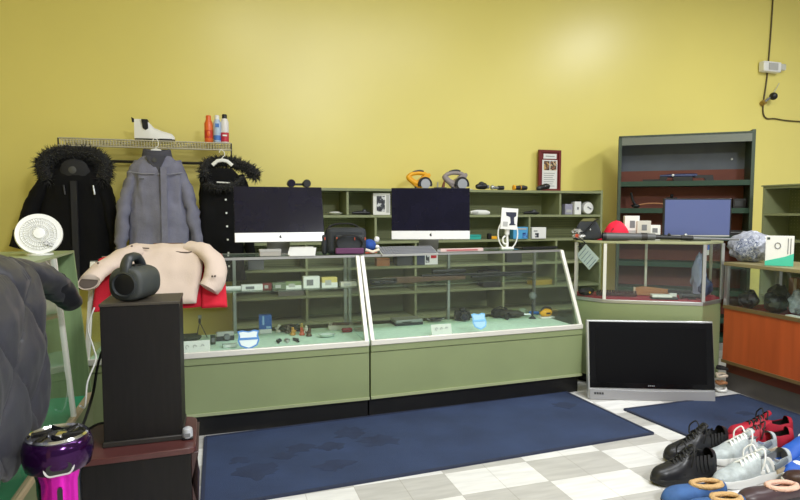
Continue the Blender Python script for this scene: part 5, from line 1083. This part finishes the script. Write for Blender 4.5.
# ------------------------------------------------------------------ shoes
def shoe(name, label, heel, toe, mats, W=.052, H=.075, collar=.105, group=None, laces=True, open_=(.06, .46), tongue=True, toe_h=.045, sole_h=.028, z=.0015, roll=0, lining=None, boot=False):
    up, sol, lac, tng = mats; d = Vector(toe) - Vector(heel); L = d.length; t = thing(name, label, 'shoe', (heel[0], heel[1], z), rot=(roll, 0, math.atan2(d.y, d.x)))
    tabw = [(0, W * .62), (.06, W * .76), (.25, W * .78), (.45, W * .84), (.68, W * 1.0), (.86, W * .88), (.96, W * .55), (1.0, W * .12)]
    tabh = [(0, collar * .93), (.08, collar), (.22, collar * .86), (.40, collar * .98), (.48, collar * .95), (.60, H), (.78, toe_h * 1.22), (.92, toe_h), (1, toe_h * .45)]
    def sec(f, nt, inn=0):
        w_ = max(.003, interp(tabw, f)[0] - inn); h = max(.006, interp(tabh, f)[0] - inn); o = []
        for k in range(nt):
            q = -1 + 2 * k / (nt - 1); a = q * pi / 2
            yy = w_ * (abs(sin(a)) ** .8) * (1 if q > 0 else -1) * (1 + .06 * cos(a)); zz = sole_h * .7 + h * (max(0, cos(a)) ** .62)
            o.append(Vector((L * (.012 + .976 * f), yy, zz)))
        return o
    nx, nt = 30, 25
    def shell(inn, cut=True):
        m = MB(); rs = [[m.bm.verts.new(p) for p in sec(i / (nx - 1), nt, inn)] for i in range(nx)]
        for i in range(nx - 1):
            f = (i + .5) / (nx - 1); o = 0
            if cut and open_[0] < f < open_[1]: o = .60 * min(1, (f - open_[0]) / .05 + .4) if f < .36 else .42
            for k in range(nt - 1):
                q = abs(-1 + 2 * (k + .5) / (nt - 1))
                if q < o: continue
                m.bm.faces.new((rs[i][k], rs[i + 1][k], rs[i + 1][k + 1], rs[i][k + 1]))
        for e in (0, nx - 1):
            try: m.bm.faces.new(rs[e])
            except ValueError: pass
        return m
    shell(0).build('upper', up, t, angle=70)
    m = shell(.005); m.build('lining', lining or BLACK_M, t, angle=70)
    out = [(L * f, s * interp(tabw, f)[0] * 1.06) for s in (1,) for f in [i / 16 for i in range(17)]]; out += [(x, -y) for x, y in out[::-1]]
    m = MB(); m.loft([[Vector((x * sc + L * (1 - sc) * .5, y * sc, zz + (.012 * max(0, (x / L - .75) / .25) ** 2 if zz < .01 else 0))) for x, y in out] for zz, sc in ((0, .95), (.006, 1.0), (sole_h, 1.01), (sole_h + .006, .985))]); m.build('sole', sol, t, angle=50)
    m = MB(); m.loft([[Vector((L * f, y * W * .5, interp(tabh, f)[0] * .5 + dz)) for y in (-1, 1)] for f, dz in ((.10, -.02), (.40, -.02))], False, False) if False else None
    MB().loft([[Vector((L * (.04 + .5 * f), y * W * .7, sole_h + .006 + dz)) for y in (-1, 1)] for dz in (0, .004) for f in (0, 1)][:2], False, False).build('insole', lining or BLACK_M, t)
    if tongue:
        m = MB(); m.loft([[Vector((L * f, y, zz - abs(y) * .35 + dz)) for y in (-W * .42, -W * .2, 0, W * .2, W * .42)] + [Vector((L * f, y, zz - abs(y) * .35 + dz - .008)) for y in (W * .42, W * .2, 0, -W * .2, -W * .42)] for f, zz, dz in ((.34, collar + sole_h * .7 + .028, 0), (.40, collar + sole_h * .7 + .012, 0), (.50, collar * .88 + sole_h * .7, 0), (.62, H * .98 + sole_h * .6, -.004))]); m.build('tongue', tng, t, angle=70)
    if laces:
        rr = random.Random(int(L * 1e4)); m = MB()
        for k in range(5):
            f = .44 + k * .052; h = interp(tabh, f)[0] + sole_h * .7 + .004; yw = W * .45
            m.tube([(L * f, -yw, h - .014), (L * (f + .01), 0, h + .003), (L * (f + .03), yw, h - .016)], .0042, 6); m.tube([(L * f, yw, h - .014), (L * (f + .01), 0, h + .002), (L * (f + .03), -yw, h - .016)], .0042, 6)
        h = collar + sole_h * .7 + .01
        for s in (-1, 1): m.tube(smooth_path([(L * .44, 0, h), (L * .42, s * .03, h + .02), (L * .46, s * .055, h - .01), (L * .48, s * .05, h - .05 - .02 * (s > 0))], 5), .004, 6)
        m.build('laces', lac, t)
    return t
def g(px, py, z=0): q = atz(px, py, z); return Vector((q.x, q.y, 0))
BL_L = mat('black_leather', (26, 26, 30), .4, var=.2, scale=20); BL_S = mat('black_rubber', (22, 22, 24), .6)
GY = mat('pale_grey_mesh', (170, 178, 180), .6, var=.22, scale=30, bump=.3, bscale=250); GS = mat('white_foam_sole', (216, 216, 214), .6); WL_ = mat('white_laces', (236, 236, 234), .8)
def sw(t, name, pts, m, th=.0035):  # a stitched overlay strip on a shoe side
    MB().tube(smooth_path(pts, 5), th, 6, flat=2).build(name, m, t)
a = shoe('high_top_shoe', 'black high-top shoe nearest the camera in the black pair', g(712, 476), g(651, 485), (BL_L, BL_S, BLACK_M, BL_L), collar=.125, H=.085, toe_h=.055)
b = shoe('high_top_shoe', 'black high-top shoe behind, toe hidden by its mate', g(724, 452), g(664, 462), (BL_L, BL_S, BLACK_M, BL_L), collar=.13, H=.085, toe_h=.055)
for q in (a, b):
    for s in (-1, 1):
        for k in range(4): sw(q, 'side_rib', [(.05 + .022 * k, s * .042, .05), (.06 + .022 * k, s * .041, .085), (.055 + .022 * k, s * .032, .125)], BL_S, .004)
        sw(q, 'eyelet_panel', [(.19, s * .030, .092), (.165, s * .030, .115), (.13, s * .030, .14)], BL_S, .006)
    MB().tube(smooth_path([(.20, .047, .05), (.245, .038, .052), (.255, 0, .05), (.245, -.038, .052), (.20, -.047, .05)], 5), .004, 6, flat=2).build('toe_seam', BL_S, q)
c = shoe('running_shoe', 'pale grey running shoe with white laces, front one of the grey pair', g(786, 472), g(713, 489), (GY, GS, WL_, GY), collar=.105, H=.085, lining=mat('grey_lining', (140, 142, 146), .9), sole_h=.034)
d_ = shoe('running_shoe', 'pale grey running shoe behind its mate, toe pointing to the black shoes', g(772, 455), g(706, 465), (GY, GS, WL_, GY), collar=.11, H=.085, lining=mat('grey_lining', (0, 0, 0)), sole_h=.034)
for q in (c, d_):
    MB().tube(smooth_path([(.215, .045, .052), (.262, .03, .05), (.283, 0, .048), (.262, -.03, .05), (.215, -.045, .052)], 5), .006, 6, flat=2).build('toe_guard', GS, q)
    for s in (-1, 1):
        sw(q, 'white_overlay', [(.14, s * .044, .052), (.17, s * .034, .10), (.185, s * .03, .105)], GS, .006); sw(q, 'white_overlay', [(.19, s * .048, .05), (.20, s * .036, .088)], GS, .005); sw(q, 'grey_panel', [(.06, s * .043, .09), (.10, s * .044, .075), (.15, s * .046, .065)], mat('mid_grey_panel', (112, 120, 126), .6), .008)
        sw(q, 'tan_heel_panel', [(.01, s * .036, .05), (.06, s * .042, .045), (.13, s * .046, .04)], mat('tan_panel', (186, 168, 140), .6), .006)
        sw(q, 'silver_stripe', [(.05, s * .040, .075), (.10, s * .040, .085), (.14, s * .035, .10)], SILVER)
RS = mat('crimson_knit', (168, 20, 46), .6, var=.2, scale=16); 
e = shoe('red_sneaker', 'dark red sneaker nearest the blue mat, toe pointing left', g(791, 453), g(720, 449), (RS, mat('crimson_sole', (140, 18, 38), .5), mat('dark_speckled_lace', (60, 40, 44), .8), RS), collar=.12, H=.09, toe_h=.05, sole_h=.034)
e2 = shoe('red_sneaker', 'dark red sneaker half hidden on the far side of its mate', g(790, 440), g(727, 438), (RS, mat('crimson_sole', (0, 0, 0)), BLACK_M, RS), collar=.115, H=.08, toe_h=.045, sole_h=.034)
BS = mat('royal_blue_suede', (28, 84, 178), .6); RDL = mat('red_lining', (196, 30, 60), .8)
f1 = shoe('blue_sneaker', 'blue sneaker with red lining and white collar at the right edge', g(832, 459), g(766, 470), (BS, WHITE, WL_, BS), collar=.13, H=.095, lining=RDL, laces=False)
sw(f1, 'white_collar_trim', [(.20, .028, .135), (.13, .040, .118), (.05, .034, .135)], WHITE, .006); sw(f1, 'white_collar_trim', [(.20, -.028, .135), (.13, -.040, .118), (.05, -.034, .135)], WHITE, .006)
f2 = shoe('blue_sneaker', 'blue sneaker with white toe cap cut by the right edge of the view', g(852, 476), g(780, 478), (BS, WHITE, WL_, BS), collar=.11, H=.09, lining=RDL)
MB().ball((.275, 0, .05), (.035, .042, .03), 3).build('toe_cap', WHITE, f2)
f3 = shoe('brown_loafer', 'dark brown shoe with a cream sole at the lower right edge', g(852, 496), g(781, 484), (mat('dark_brown_leather', (58, 36, 30), .4), mat('cream_sole', (222, 216, 200), .6), BLACK, BLACK), collar=.07, H=.06, laces=False, tongue=False, toe_h=.045)
FLC = mat('tan_fleece', (196, 160, 110), .95, bump=.8, bscale=120); PFL = mat('pink_fleece', (220, 178, 158), .95, bump=.8, bscale=120)
def slipper(label, heel, toe, m, fl, z=.0015):
    t = shoe('slipper', label, heel, toe, (m, mat('dark_slipper_sole', (40, 38, 40), .7), m, m), collar=.062, H=.06, toe_h=.05, laces=False, tongue=False, open_=(.03, .50), sole_h=.016, lining=fl, z=z)
    L = (Vector(toe) - Vector(heel)).length
    pts = []
    for i in range(24):
        a_ = 2 * pi * i / 24; f = .27 + .235 * cos(a_); pts.append((L * f, .034 * sin(a_), .066 + .006 * cos(a_)))
    fb = MB().loft([[Vector((L * (.27 + .21 * cos(2 * pi * i / 20)) , .030 * sin(2 * pi * i / 20), z_)) for i in range(20)] for z_ in (.040, .046)]); fb.build('fleece_insole', fl, t)
    mm = MB().tube(pts, .013, 8, closed=True, flat=.8); mm.disp(lambda v: v + Vector((noise.noise(v * 90), noise.noise(v * 90 + Vector((5, 0, 0))), noise.noise(v * 90 + Vector((0, 7, 0))))) * .004); mm.build('fleece_trim', fl, t, angle=80)
    return t
NB = mat('denim_blue_suede', (52, 88, 140), .8, var=.15, scale=20)
slipper('blue slipper with tan fleece lining, upper of the blue pair', g(722, 495), g(662, 506), NB, FLC)
slipper('blue slipper with tan fleece lining at the bottom edge of the view', g(741, 510), g(684, 520), NB, FLC)
slipper('dark plum leather slipper with pink fleece lining at the bottom right', g(797, 497), g(738, 508), mat('plum_leather', (62, 44, 48), .4), PFL)

t = thing('cord_bundle', 'white and brown cord bundle on the floor at the right of the leaning television', 'cord', g(721, 392))
for k in range(4):
    rr = random.Random(k + 50); MB().tube(smooth_path([(.03 * cos(a * 1.2 + k), .035 * sin(a * 1.2 + k), .012 + .05 * k + .02 * rr.random()) for a in range(6)], 4), .010, 6).build('cord', [WHITE, BROWN, mat('cream_plastic', (0, 0, 0)), BLACK_M][k], t)

# goods of the corner showcase: all a fifth smaller than first measured
for o in list(COL.objects):
    k = o.name.split('.')[0]
    if o.parent is None and (k in ('monitor', 'telescope_tube', 'baseball_cap', 'gear_bag', 'wrapped_gadget', 'gun_stock', 'ammo_belt', 'dark_holster', 'white_case', 'pistol', 'scope', 'clear_bag', 'notice', 'sticker') or (k == 'white_box' and 'cubby' not in o['label'])):
        o.scale = o.scale * .8

# repeats of one kind share a group
names = {'running_shoe': 'grey running shoes on the floor', 'high_top_shoe': 'black high-top shoes on the floor', 'red_sneaker': 'red sneakers on the floor', 'blue_sneaker': 'blue sneakers on the floor', 'slipper': 'slippers along the bottom edge',
         'figurine': 'small figurines on the showcase felt', 'wrist_watch': 'watches on the showcase felt', 'storage_box': 'boxes on the lower cubby shelves', 'small_carton': 'cartons on the glass shelf', 'bagged_goods': 'bagged goods in the wooden showcase',
         'coat_hanger': 'hangers on the rack', 'spray_can': 'cans on the rack', 'desktop_computer': 'computers on the showcases', 'circular_saw': 'circular saws on the cubby', 'price_card': 'price cards in the showcases', 'shield_sticker': 'shield stickers on the glass',
         'floor_mat': 'blue floor mats', 'cubby_shelf': 'olive cubby shelves', 'glass_showcase': 'green glass showcases', 'white_box': 'white boxes', 'small_device': 'devices on the second bookcase shelf'}
for o in list(COL.objects):
    if o.parent is None and 'label' in o.keys():
        k = o.name.split('.')[0]
        if k in names: o['group'] = names[k]
